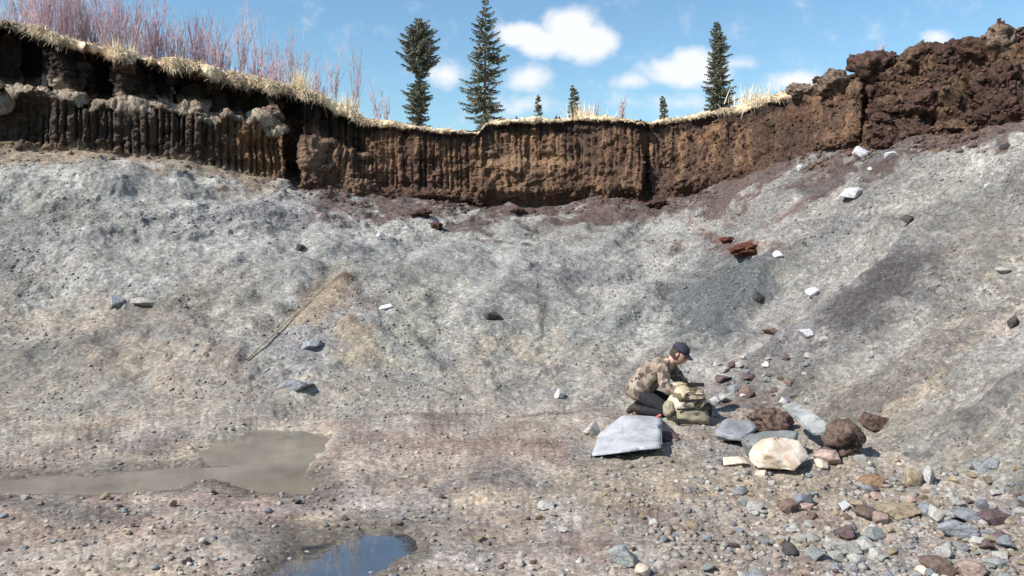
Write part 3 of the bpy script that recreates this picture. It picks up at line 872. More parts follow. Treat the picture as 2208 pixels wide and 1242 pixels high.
RC = {
    'grey': rock_material('rock_grey', tuple(c3(168, 170, 174)), tuple(c3(140, 142, 146))),
    'pale': rock_material('rock_pale', tuple(c3(206, 202, 194)), tuple(c3(180, 174, 164))),
    'white': rock_material('rock_white', tuple(c3(240, 238, 240)), tuple(c3(214, 208, 206)), bump=.3),
    'cream': rock_material('rock_cream', tuple(c3(240, 224, 204)), tuple(c3(228, 200, 172)), speck=.25, scale=1.4, bump=.35),
    'tan': rock_material('rock_tan', tuple(c3(190, 172, 144)), tuple(c3(164, 142, 116))),
    'red': rock_material('rock_redbrown', tuple(c3(158, 134, 120)), tuple(c3(124, 102, 92)), speck=.6, scale=3, bump=.9),
    'maroon': rock_material('rock_maroon', tuple(c3(130, 108, 108)), tuple(c3(100, 82, 84)), speck=.5),
    'dark': rock_material('rock_dark', tuple(c3(96, 90, 90)), tuple(c3(74, 68, 68))),
    'green': rock_material('rock_green', tuple(c3(172, 174, 170)), tuple(c3(146, 148, 146))),
    'pink': rock_material('rock_pink', tuple(c3(204, 178, 164)), tuple(c3(178, 150, 138))),
    'blue': rock_material('rock_bluegrey', tuple(c3(190, 191, 193, .75)), tuple(c3(172, 173, 176, .75)), speck=.35, scale=4, bump=.4),
    'ochre': rock_material('rock_ochre', tuple(c3(168, 136, 108)), tuple(c3(140, 110, 86)), speck=.5),
    'brown': rock_material('rock_brown', tuple(c3(128, 106, 95)), tuple(c3(84, 67, 60)), speck=.9, scale=3, bump=.9),
    'rust': rock_material('rust_peat', tuple(c3(132, 78, 58)), tuple(c3(92, 54, 42)), speck=.6, scale=4, bump=1.0),
    'peat': rock_material('peat_clod', tuple(c3(104, 76, 64)), tuple(c3(64, 48, 42)), speck=.6, scale=5, bump=1.0),
    'peat2': rock_material('peat_clod_tan', tuple(c3(126, 100, 78)), tuple(c3(80, 60, 52)), speck=.6, scale=5, bump=1.0),
    'sod': rock_material('sod_clod', tuple(c3(150, 128, 112)), tuple(c3(92, 72, 62)), speck=.6, scale=4, bump=1.0),
}
STONE_ME = [hull_stone('stone', 100 + i, 9 + i % 5, .06 + .03 * (i % 3)) for i in range(12)]
CLOD_ME = [rock_mesh('clod', 200 + i, sub=4, planes=8, cut=(.6, 1.0), noise=.20, nf=2.4, octv=5, gain=.62, crease=.26) for i in range(7)]
BOULDER_ME = [hull_stone('boulder', 300 + i, 10 + i % 4, .035, 3, .055) for i in range(8)]


def put_rock(name, me, mat, px, py, w, h, label, cat='rock', group=None, depth=None, rot=None, sink=.25, kinds=(0, 1), tilt=None):
    """a rock whose foot stands at bearing px/py; w, h its extent (in the same drawing units)"""
    p, n = surf(px, py, kinds)
    m = p.y / FPX
    o = bpy.data.objects.new(name, me)
    COL.objects.link(o)
    if len(me.materials) == 0: me.materials.append(mat)
    o.material_slots[0].link = 'OBJECT'; o.material_slots[0].material = mat
    hz = h * m / 2
    dd = (depth if depth else w * .9) * m / 2
    o.scale = (w * m / 2, dd, hz)
    o.rotation_euler = rot if rot is not None else (0, 0, 0)
    o.location = (p.x, p.y + dd * .6, p.z + hz * (1 - sink))
    return tag(o, label, cat, group)


def hull_rock(name, pts, mat, loc, label, cat='boulder', sub=3, noise=.013, bev=.010, seed=1, group=None):
    """an irregular block given by its corner points"""
    bm = bmesh.new()
    for p in pts: bm.verts.new(p)
    res = bmesh.ops.convex_hull(bm, input=bm.verts[:])
    for g in ('geom_interior', 'geom_unused'):
        bmesh.ops.delete(bm, geom=[e for e in res[g] if isinstance(e, bmesh.types.BMVert) and e.is_valid], context='VERTS')
    bmesh.ops.dissolve_limit(bm, angle_limit=R(4), verts=bm.verts[:], edges=bm.edges[:])
    bmesh.ops.bevel(bm, geom=bm.edges[:], offset=bev, segments=2, affect='EDGES', clamp_overlap=True)
    bmesh.ops.triangulate(bm, faces=bm.faces[:])
    for _ in range(sub):
        ed = [e for e in bm.edges if e.calc_length() > .05]
        bmesh.ops.subdivide_edges(bm, edges=ed, cuts=1)
        bmesh.ops.triangulate(bm, faces=bm.faces[:])
    bm.normal_update()
    co = np.array([v.co[:] for v in bm.verts])
    dn = noise * fbm(co[:, 0] * 6, co[:, 1] * 6, co[:, 2] * 6, 5, seed, .6)
    for v, d in zip(bm.verts, dn): v.co += v.normal * d
    o = bm_obj(name, bm, mat, smooth=True)
    o.location = loc
    return tag(o, label, cat, group)


# the flat grey slab in front of the kneeling person
def W(px, py, z):       # world point at a height z above the floor
    y = (CAM_H - z) * FPX / (py - HY)
    return Vector(((px - CX) / FPX * y, y, z))


slab = [W(1343, 896, .20), W(1428, 897, .20), W(1427, 966, .11), W(1345, 976, .085), W(1274, 984, .03), W(1290, 935, .10),
        W(1352, 966, -.02), W(1420, 962, .0), W(1290, 972, -.08), W(1345, 905, -.1), W(1425, 905, -.1), W(1350, 950, -.12)]
hull_rock('slab_boulder', slab, RC['blue'], (0, 0, 0), 'large flat blue-grey slab with a smooth tilted top before the kneeling person', seed=3, noise=.006, bev=.010)
# dark overhung block, pale leaning slab and grey flat rock right of the backpack
hull_rock('leaning_slab', [W(1684, 872, .34), W(1716, 866, .38), W(1788, 914, .30), W(1784, 934, .22), W(1752, 938, .20), W(1700, 890, .30), W(1694, 886, .24), W(1780, 950, .14), W(1730, 884, .24)], RC['green'], (0, 0, 0),
          'long pale grey slab leaning over a dark hollow by the brown boulder', seed=5)
hull_rock('flat_rock', [W(1592, 940, .16), W(1640, 928, .20), W(1722, 932, .20), W(1716, 962, .12), W(1640, 972, .10), W(1600, 962, .08), W(1610, 985, -.02), W(1700, 985, -.02), W(1650, 950, 0), W(1710, 952, 0)], RC['green'], (0, 0, 0),
          'flat grey-green rock behind the cream boulder', seed=6)
hull_rock('grey_block', [W(1540, 935, .10), W(1560, 908, .18), W(1620, 905, .2), W(1632, 925, .15), W(1600, 950, .06), W(1550, 950, .02), W(1560, 940, -.1), W(1620, 940, -.1), W(1620, 915, 0)], RC['grey'], (0, 0, 0),
          'low grey block lying just right of the backpack', seed=8)
o = put_rock('cream_boulder', hull_stone('cream_boulder', 417, 15, .16, 3, .05), RC['cream'], 1692, 1018, 124, 78, 'big cream rounded boulder with orange stain in front of grey flat rock', 'boulder', rot=(0, 0, .4), sink=.24)
o = put_rock('red_boulder', rock_mesh('red_boulder', 412, sub=4, planes=9, cut=(.5, .9), noise=.17, nf=2.6, octv=6, gain=.68, crease=.05), RC['brown'], 1664, 934, 116, 64, 'red-brown boulder beside the dark hollow under the leaning slab', 'boulder', rot=(0, .2, .3), sink=.3)
o = put_rock('brown_boulder', rock_mesh('brown_boulder', 413, sub=4, planes=8, cut=(.5, .9), noise=.20, nf=2.6, octv=6, gain=.68, crease=.06), RC['brown'], 1828, 984, 104, 92, 'rough red-brown boulder at the foot of the right slope with shadow below', 'boulder', rot=(.1, .35, .5), sink=.25)
put_rock('brown_rock', BOULDER_ME[1], RC['brown'], 1893, 926, 58, 44, 'small red-brown rock just behind the rough red-brown boulder', rot=(.2, .3, .2), sink=.45)

HAND = [  # name, material, px, py(foot), w, h, label
    ('flat_stone', 'cream', 1587, 1006, 56, 22, 'flat cream stone left of the cream boulder'),
    ('pale_stone', 'pale', 1278, 942, 40, 34, 'pale squarish stone at the left corner of the grey slab'),
    ('pink_stone', 'pink', 1796, 1006, 66, 40, 'flat pinkish stone between cream boulder and rough brown boulder'),
    ('ochre_stone', 'ochre', 1886, 1050, 60, 32, 'orange-brown stone alone in the rubble below the right slope'),
    ('upright_stone', 'pale', 2006, 1042, 24, 46, 'narrow pale stone standing on end at the foot of the right slope'),
    ('pale_stone', 'tan', 1972, 1048, 48, 48, 'broad tan-grey stone left of the upright pale stone'),
    ('grey_stone', 'grey', 1735, 1090, 50, 34, 'squarish grey stone in the rubble below the cream boulder'),
    ('brown_stone', 'red', 1702, 1112, 46, 34, 'reddish brown stone left of the squarish grey stone'),
    ('maroon_block', 'maroon', 1832, 1162, 56, 30, 'dark maroon block in the lower right rubble'),
    ('brown_slab', 'tan', 1940, 1116, 96, 36, 'long tan-brown slab in the rubble below the upright pale stone'),
    ('brown_slab', 'red', 1878, 1126, 64, 24, 'low red-brown slab left of the long tan-brown slab'),
    ('grey_stone', 'grey', 2094, 1128, 64, 34, 'smooth grey stone with flat top near the right edge of the rubble'),
    ('white_stone', 'pale', 2020, 1128, 42, 40, 'whitish stone right of the long tan-brown slab'),
    ('dark_stone', 'dark', 1708, 1196, 44, 32, 'nearly black stone near the bottom right of the pit floor'),
    ('cream_stone', 'cream', 1388, 1240, 40, 32, 'rounded cream stone at the bottom edge of the picture'),
    ('grey_stone', 'green', 1346, 1222, 70, 50, 'pale grey-green stone above the rounded cream stone'),
    ('white_stone', 'pale', 1848, 1222, 36, 26, 'bright white stone at the bottom right'),
    ('pale_stone', 'pale', 1830, 1196, 60, 36, 'pale grey stone above the bright white stone'),
    ('pale_stone', 'pale', 1806, 1212, 44, 24, 'pale tan stone left of the bright white stone'),
    ('brown_boulder', 'red', 2034, 1246, 84, 50, 'rough brown boulder cut by the bottom edge at right'),
    ('pink_stone', 'pink', 2104, 1246, 66, 40, 'pink stone at the bottom edge right of the rough brown boulder'),
    ('maroon_block', 'maroon', 2150, 1128, 56, 34, 'maroon block at the right edge above the smooth grey stone'),
    ('maroon_block', 'maroon', 2160, 1176, 46, 28, 'maroon block at the right edge below the smooth grey stone'),
    ('grey_stone', 'grey', 2080, 1164, 90, 40, 'wide grey stone below the smooth grey flat-topped stone'),
    ('white_stone', 'white', 1822, 1100, 30, 26, 'small white stone below the orange-brown stone'),
    ('white_stone', 'pale', 1178, 1096, 40, 22, 'pale stone alone on the bare floor left of the rubble'),
    ('white_rock', 'white', 1858, 346, 34, 40, 'white rock at the foot of the brown bank, left of a second white rock'),
    ('white_rock', 'white', 1937, 344, 34, 30, 'white rock under the dark clod heap at upper right'),
    ('white_rock', 'white', 1846, 428, 54, 30, 'elongated white rock below the two white rocks at upper right'),
    ('white_rock', 'white', 1726, 370, 20, 18, 'small white rock at the lower edge of the brown soil'),
    ('white_rock', 'white', 1882, 368, 12, 10, 'tiny white rock between the two white rocks at upper right'),
    ('white_stone', 'white', 1752, 640, 32, 24, 'white stone on the grey slope above the dark streak end'),
    ('white_stone', 'white', 1748, 728, 42, 24, 'white stone below the dark streak on the right slope'),
    ('white_stone', 'pale', 1784, 738, 24, 18, 'pale stone next to the white stone below the dark streak'),
    ('dark_stone', 'dark', 1636, 652, 30, 30, 'black round stone on the grey slope above the person'),
    ('white_stone', 'white', 1690, 556, 30, 18, 'whitish stone right of the rusty brown patch on the slope'),
    ('white_stone', 'white', 244, 660, 34, 32, 'white stone high on the left slope, left of a wider one'),
    ('white_stone', 'pale', 308, 662, 70, 24, 'wide pale stone on the left slope'),
    ('red_stone', 'red', 1664, 724, 46, 20, 'reddish stone on the slope up and right of the person'),
    ('maroon_stone', 'maroon', 1562, 826, 34, 22, 'maroon stone on the slope just right of the cap'),
    ('maroon_stone', 'maroon', 1618, 822, 28, 20, 'maroon stone second to the right of the person'),
    ('red_stone', 'red', 1612, 858, 36, 24, 'red-brown stone above the low grey block'),
    ('pale_stone', 'pale', 1572, 866, 50, 22, 'pale stone at the slope foot right of the backpack'),
    ('white_stone', 'white', 832, 668, 36, 14, 'white sliver of stone right of the tan scraped patch'),
    ('dark_stone', 'dark', 645, 540, 24, 18, 'black stone on the left slope above the tan scraped patch'),
    ('white_stone', 'white', 816, 518, 14, 20, 'small white stone under the middle of the peat bank'),
    ('dark_stone', 'dark', 1058, 690, 40, 22, 'dark stone in the middle of the slope'),
    ('blue_stone', 'grey', 630, 850, 80, 34, 'broad blue-grey stone at the foot of the left slope'),
    ('blue_stone', 'grey', 668, 756, 50, 26, 'blue-grey stone below the tan scraped patch'),
    ('white_stone', 'white', 1205, 858, 30, 22, 'white stone at the foot of the slope left of the person'),
    ('maroon_stone', 'maroon', 1440, 950, 52, 22, 'thin dark maroon stone between grey slab and backpack'),
    ('white_stone', 'white', 2140, 408, 26, 18, 'white stone high on the right slope'),
    ('dark_stone', 'dark', 1968, 482, 30, 22, 'dark stone in the crumbly part of the right slope'),
    ('dark_stone', 'dark', 2168, 320, 26, 16, 'dark stone under the clod heap near the right edge'),
    ('dark_stone', 'dark', 2180, 706, 24, 34, 'dark stone at the right edge halfway up the slope'),
    ('pale_stone', 'pale', 2150, 590, 40, 14, 'flat pale stone on the upper right slope'),
]
for i, (nm, mt, px, py, w, h, lb) in enumerate(HAND):
    me = STONE_ME[i % 12] if w < 60 else BOULDER_ME[i % 8]
    put_rock(nm, me, RC[mt], px, py, w, h, lb, 'stone', rot=(random.uniform(-.25, .25), random.uniform(-.25, .25), random.uniform(0, 6.28) if abs(w - h) < 14 else random.uniform(-.3, .3)), sink=.36)
# fallen peat on the gravel
for (px, py, w, h, lb) in ((1616, 552, 92, 40, 'rusty brown peat lump fallen on the grey slope'), (1566, 524, 40, 20, 'small rusty peat lump left of the bigger fallen one'),
                           (1420, 452, 56, 34, 'peat lump at the foot of the bank right of centre'), (905, 470, 60, 26, 'dark peat lump on the gravel under the middle of the bank'),
                           (940, 494, 34, 22, 'small dark peat lump below the dark one under the middle bank'), (1116, 462, 44, 20, 'flat dark peat lump under the centre of the bank')):
    put_rock('peat_lump', CLOD_ME[(px + py) % 7], RC['rust' if 'rusty' in lb else 'peat'], px, py, w, h, lb, 'peat clod', rot=(0, 0, random.uniform(0, 6)), sink=.35)

# stones of the rubble (alike, grouped by colour)
MARKS = [(1692, 985, 'the cream boulder'), (1835, 945, 'the rough red-brown boulder'), (1886, 1035, 'the orange-brown stone'), (2006, 1018, 'the upright pale stone'),
         (1935, 1100, 'the long tan-brown slab'), (1832, 1148, 'the dark maroon block'), (2094, 1112, 'the smooth grey stone'), (2020, 1105, 'the whitish stone'),
         (1708, 1182, 'the nearly black stone'), (1848, 1212, 'the bright white stone'), (2040, 1215, 'the bottom-edge brown stone'), (1735, 1075, 'the squarish grey stone'),
         (1388, 1226, 'the rounded cream stone'), (1346, 1200, 'the pale grey-green stone'), (1350, 945, 'the flat grey slab'), (1490, 870, 'the backpack'), (1585, 930, 'the low grey block'),
         (750, 1190, 'the blue puddle'), (340, 1030, 'the long murky puddle'), (1178, 1085, 'the lone pale stone'), (1587, 996, 'the flat cream stone'), (1702, 1098, 'the reddish brown stone'), (1748, 716, 'the white stone below the dark streak')]
POOL = {}


def where_label(o, px, py, what, marks):
    """words that place a thing beside the nearest landmark; ranked among its like after all are set"""
    mx, my, ph = min(marks, key=lambda m: math.hypot(m[0] - px, (m[1] - py) * 1.4))
    ddx, ddy = px - mx, (py - my) * 1.4
    rel = ('left of' if ddx < 0 else 'right of') if abs(ddx) > abs(ddy) else ('behind' if ddy < 0 else 'in front of')
    POOL.setdefault('%s %s %s' % (what, rel, ph), []).append((math.hypot(ddx, ddy), o))


RANK = ['nearest', 'second nearest', 'third nearest', 'fourth nearest', 'fifth nearest', 'sixth nearest', 'seventh nearest', 'eighth nearest', 'ninth nearest', 'tenth nearest']


def settle_labels():
    for base, lst in POOL.items():
        lst.sort(key=lambda t: t[0])
        for k, (d, o) in enumerate(lst):
            o['label'] = base if len(lst) == 1 else '%s, %s' % (base, RANK[min(k, 9)])
    POOL.clear()


def scatter(n, px_rng, py_rng, size, mats, group, where, dens=None):
    c = 0
    while c < n:
        px = random.uniform(*px_rng); py = random.uniform(*py_rng)
        if dens and random.random() > dens(px, py): continue
        mt = random.choices(list(mats), list(mats.values()))[0]
        s = size[0] * (size[1] / size[0]) ** (random.random() ** 1.7)
        word = {'grey': 'grey', 'pale': 'pale', 'tan': 'tan', 'red': 'red-brown', 'maroon': 'maroon', 'green': 'grey-green', 'pink': 'pinkish', 'white': 'white', 'dark': 'dark', 'cream': 'cream', 'ochre': 'ochre'}[mt]
        hh = random.uniform(.45, .8)
        o = put_rock('rubble_stone', random.choice(STONE_ME), RC[mt], px, py, s, s * hh, 'stone', 'stone', '%s stones %s' % (word, where),
                     rot=(random.uniform(-.3, .3), random.uniform(-.3, .3), random.uniform(0, 6.28)), sink=.42)
        where_label(o, px, py, '%s %s stone' % ('large' if s > size[1] * .62 else 'small', word), MARKS)
        c += 1


scatter(190, (1480, 2230), (990, 1260), (15, 46), {'grey': 4, 'pale': 6, 'tan': 4, 'red': 1, 'maroon': 1.2, 'green': 4, 'pink': 1.5, 'cream': .6}, 'rubble', 'in the lower right rubble', lambda a, b: .25 + .75 * min(1, max(0, (a - 1450) / 400)))
scatter(40, (1540, 1760), (770, 880), (12, 28), {'grey': 3, 'pale': 4, 'red': 1.5, 'maroon': 3, 'white': 1}, 'slope foot', 'at the slope foot right of the person')
scatter(40, (900, 1480), (1040, 1250), (12, 26), {'grey': 3, 'pale': 3, 'tan': 3, 'red': 2, 'maroon': 2}, 'floor', 'on the open floor at bottom centre')
scatter(40, (0, 900), (1060, 1250), (10, 24), {'grey': 3, 'pale': 3, 'tan': 2, 'red': 2, 'maroon': 2, 'dark': 1}, 'left floor', 'on the floor at bottom left', lambda a, b: 0 if (580 < a < 920 and b > 1135) else 1)

settle_labels()

# ------------------------------------------------------------------ uncountable gravel lying on floor and slopes
def gravel(name, n, rows, smin, smax, sub, seed, label, pal, dens):
    r = np.random.default_rng(seed)
    sv, sf = [], []
    jj = r.integers(20, NCOL - 21, n * 2); ii = r.integers(rows[0], rows[1], n * 2)
    keep = r.random(n * 2) < dens(PXG[ii, jj], PYG[ii, jj])
    keep &= P[ii, jj, 1] > 3.4
    ii, jj = ii[keep][:n], jj[keep][:n]
    n = len(ii)
    pos = P[ii, jj]; nr = NRM[ii, jj]
    shp = [hull_shape(seed * 10 + k, 11, .28) for k in range(8)]
    bases = [q[0] for q in shp]; FS = np.stack([q[1] for q in shp]); nv = len(bases[0])
    size = smin * (smax / smin) ** (r.random(n) ** 2.2) * (pos[:, 1] / 9.0) ** .5
    kk = r.integers(0, 8, n)
    B = np.stack(bases)[kk]                                # n, nv, 3
    sc = size[:, None] * np.stack([np.ones(n), r.uniform(.6, 1, n), r.uniform(.35, .75, n)], 1) * .5
    B = B * sc[:, None, :]
    a = r.uniform(0, 2 * math.pi, n); ca, sa = np.cos(a), np.sin(a)
    B = np.stack([B[..., 0] * ca[:, None] - B[..., 1] * sa[:, None], B[..., 0] * sa[:, None] + B[..., 1] * ca[:, None], B[..., 2]], -1)
    # tilt with the slope
    u = np.stack([np.ones(n), np.zeros(n), -nr[:, 0] / np.maximum(nr[:, 2], .3)], 1); u /= np.linalg.norm(u, axis=1)[:, None]
    v = np.cross(nr, u)
    B = B[..., 0:1] * u[:, None] + B[..., 1:2] * v[:, None] + B[..., 2:3] * nr[:, None]
    V = B + (pos + nr * (sc[:, 2:3] * .2))[:, None]
    pal = np.array([c3(*c) for c in pal])
    colr = pal[r.integers(0, len(pal), n)] * r.uniform(.75, 1.2, (n, 1))
    local = ALB[ii, jj]
    lm = .72 if 'slope' in name else .45
    colr = colr * (1 - lm) + local * lm
    FF = (FS[kk] + (np.arange(n) * nv)[:, None, None]).reshape(-1, 3)
    o = link(name, big_mesh(name, V.reshape(-1, 3), FF, np.repeat(colr, nv, 0), False), M_STONES)
    return tag(o, label, kind='stuff')


PAL = [(176, 176, 174), (190, 186, 178), (206, 202, 196), (150, 150, 152), (176, 160, 140), (150, 124, 112), (122, 100, 98), (190, 170, 140), (130, 128, 128), (222, 218, 212)]
PAL_S = [(170, 172, 172), (182, 182, 180), (204, 202, 198), (150, 152, 154), (178, 168, 154), (128, 128, 130), (166, 168, 168), (110, 108, 110)]
dry = np.ones(X.shape); dry[i0] = (SDF['blue'] > .06) & (SDF['murky'] > .03) & (SDF['silt'] > .05)
def dens_floor(a, b): return np.where((a > 1300), 1.0, .55)
def dens_slope(a, b):
    cl = fbm(a / 130.0, b / 60.0, 0 * a, 3, 501)
    return np.clip(.30 + .9 * cl, .04, 1) * np.where(a > 1500, 1, np.where((b > 640) & (a < 900), .9, .8))
D_ = dry
_pxg = PXG
def masked(fn, rows):
    return fn
# wet hollows hold no loose stones: lift the dry mask into the density
_keepP = P[..., 1].copy()
P[..., 1] = np.where((dry > 0) | (rng.random(dry.shape) < .10), P[..., 1], 0.0)
gravel('loose_gravel', 16000, (i0[30], i0[-1]), .014, .075, 1, 3, 'loose mixed gravel strewn over the pit floor', PAL, dens_floor)
P[..., 1] = _keepP
gravel('slope_gravel', 13000, (i1[0], i1[-20]), .014, .060, 1, 4, 'loose grey gravel strewn over the slopes', PAL_S, dens_slope)

gravel('rubble_gravel', 7000, (i0[40], i0[-8]), .03, .12, 1, 6, 'loose coarse rubble filling the lower right of the pit floor', [(186, 186, 182), (198, 194, 186), (212, 208, 202), (168, 168, 168), (186, 172, 152), (160, 138, 126), (200, 186, 160), (150, 150, 150)], lambda a, b: np.where((a > 1330) & (b > 900), np.clip((a - 1250) / 500, .15, 1), 0.0))
PAL_P = [(96, 72, 60), (118, 90, 70), (78, 58, 50), (140, 110, 82), (88, 64, 56), (104, 78, 66)]
def dens_heap(a, b): return np.where(a > 1850, 1.0, np.where(a > 1420, .35, 0.0))
gravel('peat_crumbs', 9000, (i2[4], i2[-10]), .02, .10, 1, 8, 'crumbled brown peat lying loose on the heap and right bank', PAL_P, dens_heap)
gravel('fallen_peat', 3200, (i1[-26], i2[26]), .03, .13, 1, 9, 'crumbled peat fallen along the foot of the bank', PAL_P, lambda a, b: np.where(a > 630, np.clip(.55 + .8 * fbm(a / 60.0, 0 * a, 0 * a, 3, 611), .05, 1), .12))
# clod heap on the right and sods on the bank
CL = [(1812, 200, 84, 66, 'sod', 'rounded sod block perched on the rim left of the clod heap'),
      (1915, 172, 110, 90, 'peat', 'big dark peat clod at the left end of the clod heap'), (1985, 150, 110, 76, 'peat2', 'tan topped peat clod second from the left in the clod heap'),
      (2056, 132, 44, 56, 'peat', 'small upright peat clod in the dip of the heap skyline'), (2010, 120, 60, 44, 'peat', 'low dark clod on the heap skyline left of the dip'),
      (2125, 128, 90, 72, 'peat', 'dark peat clod on the heap skyline right of the dip'), (2178, 108, 100, 80, 'sod', 'large brown clod topping the heap at the right edge'),
      (1940, 250, 90, 60, 'peat2', 'tan brown peat clod low on the left of the heap'), (2030, 240, 110, 66, 'peat', 'wide dark clod in the middle of the heap'),
      (2120, 210, 100, 70, 'peat', 'dark clod right of the wide dark clod in the heap'), (2190, 180, 80, 70, 'peat', 'dark clod at the right edge of the picture in the heap'),
      (1740, 205, 70, 40, 'sod', 'grey-brown sod on the rim left of the rounded sod block'), (1766, 178, 30, 22, 'peat', 'small clod beside the rounded sod block'),
      (1890, 215, 70, 60, 'peat', 'dark clod behind the vertical break in the bank'), (2080, 285, 70, 36, 'peat2', 'tan clod at the lower edge of the heap'),
      (1985, 300, 80, 40, 'peat', 'dark clod at the lower edge of the heap left of the tan clod'), (580, 262, 74, 44, 'sod', 'rounded pale sod capping the grooved peat column'),
      (1060, 340, 44, 24, 'sod', 'pale sod lump wedged at the left edge of the centre panel'),
      (700, 318, 50, 30, 'sod', 'slumped pale soil lump right of the dark crack'), (690, 372, 60, 34, 'sod', 'slumped soil lump low in the bank right of the dark crack'), (780, 350, 44, 30, 'sod', 'slumped soil lump left of the grooved brown face')]
for i, (px, py, w, h, mt, lb) in enumerate(CL):
    put_rock('peat_clod' if mt != 'sod' else 'sod_clod', CLOD_ME[i % 7], RC[mt], px, py, w, h, lb, 'clod', rot=(random.uniform(-.4, .4), random.uniform(-.4, .4), random.uniform(0, 6)), sink=.3, kinds=(2, 3))
CLMARK = [(1812, 180, 'the rounded sod block'), (1915, 140, 'the big dark clod at the heap end'), (1985, 125, 'the tan topped clod'), (2056, 110, 'the small upright clod'), (2178, 80, 'the large brown topmost clod'), (2030, 215, 'the wide dark clod mid-heap'), (2080, 270, 'the low tan clod'), (1940, 225, 'the tan brown low clod')]
for i in range(46):
    px = random.uniform(1875, 2215); py = random.uniform(140, 290) + (2215 - px) * .12 
    s = random.uniform(22, 56)
    mt = random.choice(['peat', 'peat', 'peat2'])
    o = put_rock('peat_clod', CLOD_ME[i % 7], RC[mt], px, py, s, s * random.uniform(.6, .9), 'clod', 'clod', 'smaller clods of the peat heap at upper right',
             rot=(random.uniform(-.5, .5), random.uniform(-.5, .5), random.uniform(0, 6)), sink=.5, kinds=(2, 3))
    where_label(o, px, py, '%s %s clod' % ('small' if s < 40 else 'middling', 'tan-brown' if mt == 'peat2' else 'dark brown'), CLMARK)

settle_labels()

# ------------------------------------------------------------------ dry grass on the rim
def blades(name, roots, dirs, lens, widths, cols, label, kind='stuff', cat=None, group=None, droop=0.5, parent=None):
    n = len(roots)
    r = np.random.default_rng(len(roots))
    side = np.cross(dirs, r.normal(size=(n, 3))); side /= np.linalg.norm(side, axis=1)[:, None] + 1e-9
    V = []
    for k, t in enumerate((0, .35, .7, 1.0)):
        c = roots + dirs * (lens * t)[:, None]
        c[:, 2] -= droop * lens * t * t
        w = widths * (1 - t * .85) * .5
        V.append(c - side * w[:, None]); V.append(c + side * w[:, None])
    V = np.stack(V, 1)
    base = np.array([[0, 1, 3, 2], [2, 3, 5, 4], [4, 5, 7, 6]])
    F = (base[None] + (np.arange(n) * 8)[:, None, None]).reshape(-1, 4)
    o = link(name, big_mesh(name, V.reshape(-1, 3), F, np.repeat(cols, 8, 0), False), M_GRASS, parent)
    return tag(o, label, cat, group, kind)


def rim_grass(n, seed):
    r = np.random.default_rng(seed)
    j = r.integers(0, NCOL, n * 2)
    w = np.interp(PXC[j], [-200, 20, 120, 800, 1000, 1040, 1400, 1480, 1600, 1730, 1765, 1800], [.5, .3, .9, .9, .22, .22, .26, .22, .6, .5, .1, 0]) * np.clip(.55 + 1.1 * fbm(PXC[j] / 34, 0 * PXC[j], 0 * PXC[j], 3, 511), .06, 1.2)
    j = j[r.random(n * 2) < w][:n]; n = len(j)
    hang = r.random(n) < .62
    rowtop = i3[-1]
    row = np.where(hang, r.integers(i3[4], i3[-1] + 2, n), r.integers(i3[-3], i4[7], n))
    root = P[row, j].copy()
    root[:, 0] += r.normal(0, .02, n)
    d = np.stack([r.normal(0.1, .45, n), np.where(hang, -np.abs(r.normal(.8, .35, n)), r.normal(0, .4, n)), np.where(hang, r.normal(.15, .3, n), np.abs(r.normal(.8, .3, n)))], 1)
    d /= np.linalg.norm(d, axis=1)[:, None]
    L = np.where(hang, r.uniform(.08, .30, n) * np.interp(PXC[j], [0, 700, 820, 1420, 1560, 1700], [.9, .9, .38, .32, .6, .6]), r.uniform(.05, .20, n) * (.6 + .7 * (PXC[j] < 800)))
    cols = np.array([c3(232, 214, 182, .9), c3(216, 194, 160, .85), c3(168, 144, 116, .8), c3(240, 226, 200, .95)])[r.integers(0, 4, n)] * r.uniform(.8, 1.15, (n, 1))
    blades('dry_grass', root, d, L, r.uniform(.008, .018, n), cols, 'dry straw grass hanging over the rim of the bank', droop=.55)


rim_grass(26000, 5)


def tuft(px, py_top, py_bot, wide, n, label, seed, lean=0.0, dback=.3):
    r = np.random.default_rng(seed)
    j = int(np.argmin(np.abs(PXC - px)))
    p = Vector(P[i4[1], j]); p.y += dback; p.x = (px - CX) / FPX * p.y
    m = p.y / FPX
    H = (py_bot - py_top) * m
    root = np.stack([r.normal(0, wide * m * .3, n), r.normal(0, .08, n), np.full(n, -.02)], 1)
    d = np.stack([r.normal(lean, .20, n), r.normal(-.05, .2, n), np.ones(n)], 1); d /= np.linalg.norm(d, axis=1)[:, None]
    cols = np.array([c3(246, 228, 190, 1.0), c3(236, 212, 170, .95)])[r.integers(0, 2, n)]
    o = blades('grass_tuft', root, d, H * r.uniform(.35, 1.1, n) ** 1.3, r.uniform(.010, .018, n), cols, label, None, 'grass', None, .05)
    o.location = p
    return o


tuft(644, 122, 190, 44, 260, 'tall pale grass tuft standing on the left rim', 1, .12)
tuft(745, 178, 225, 40, 160, 'pale grass tuft where the left rim drops to the middle', 2, .1)
tuft(1262, 212, 256, 60, 160, 'pale grass tuft beside the small spruce on the centre rim', 3, -.05)
tuft(1625, 178, 225, 70, 180, 'pale grass tuft on the rim right of the spruce', 4, .1)
tuft(262, 70, 120, 50, 160, 'pale grass tuft among the shrubs at upper left', 5, -.1)

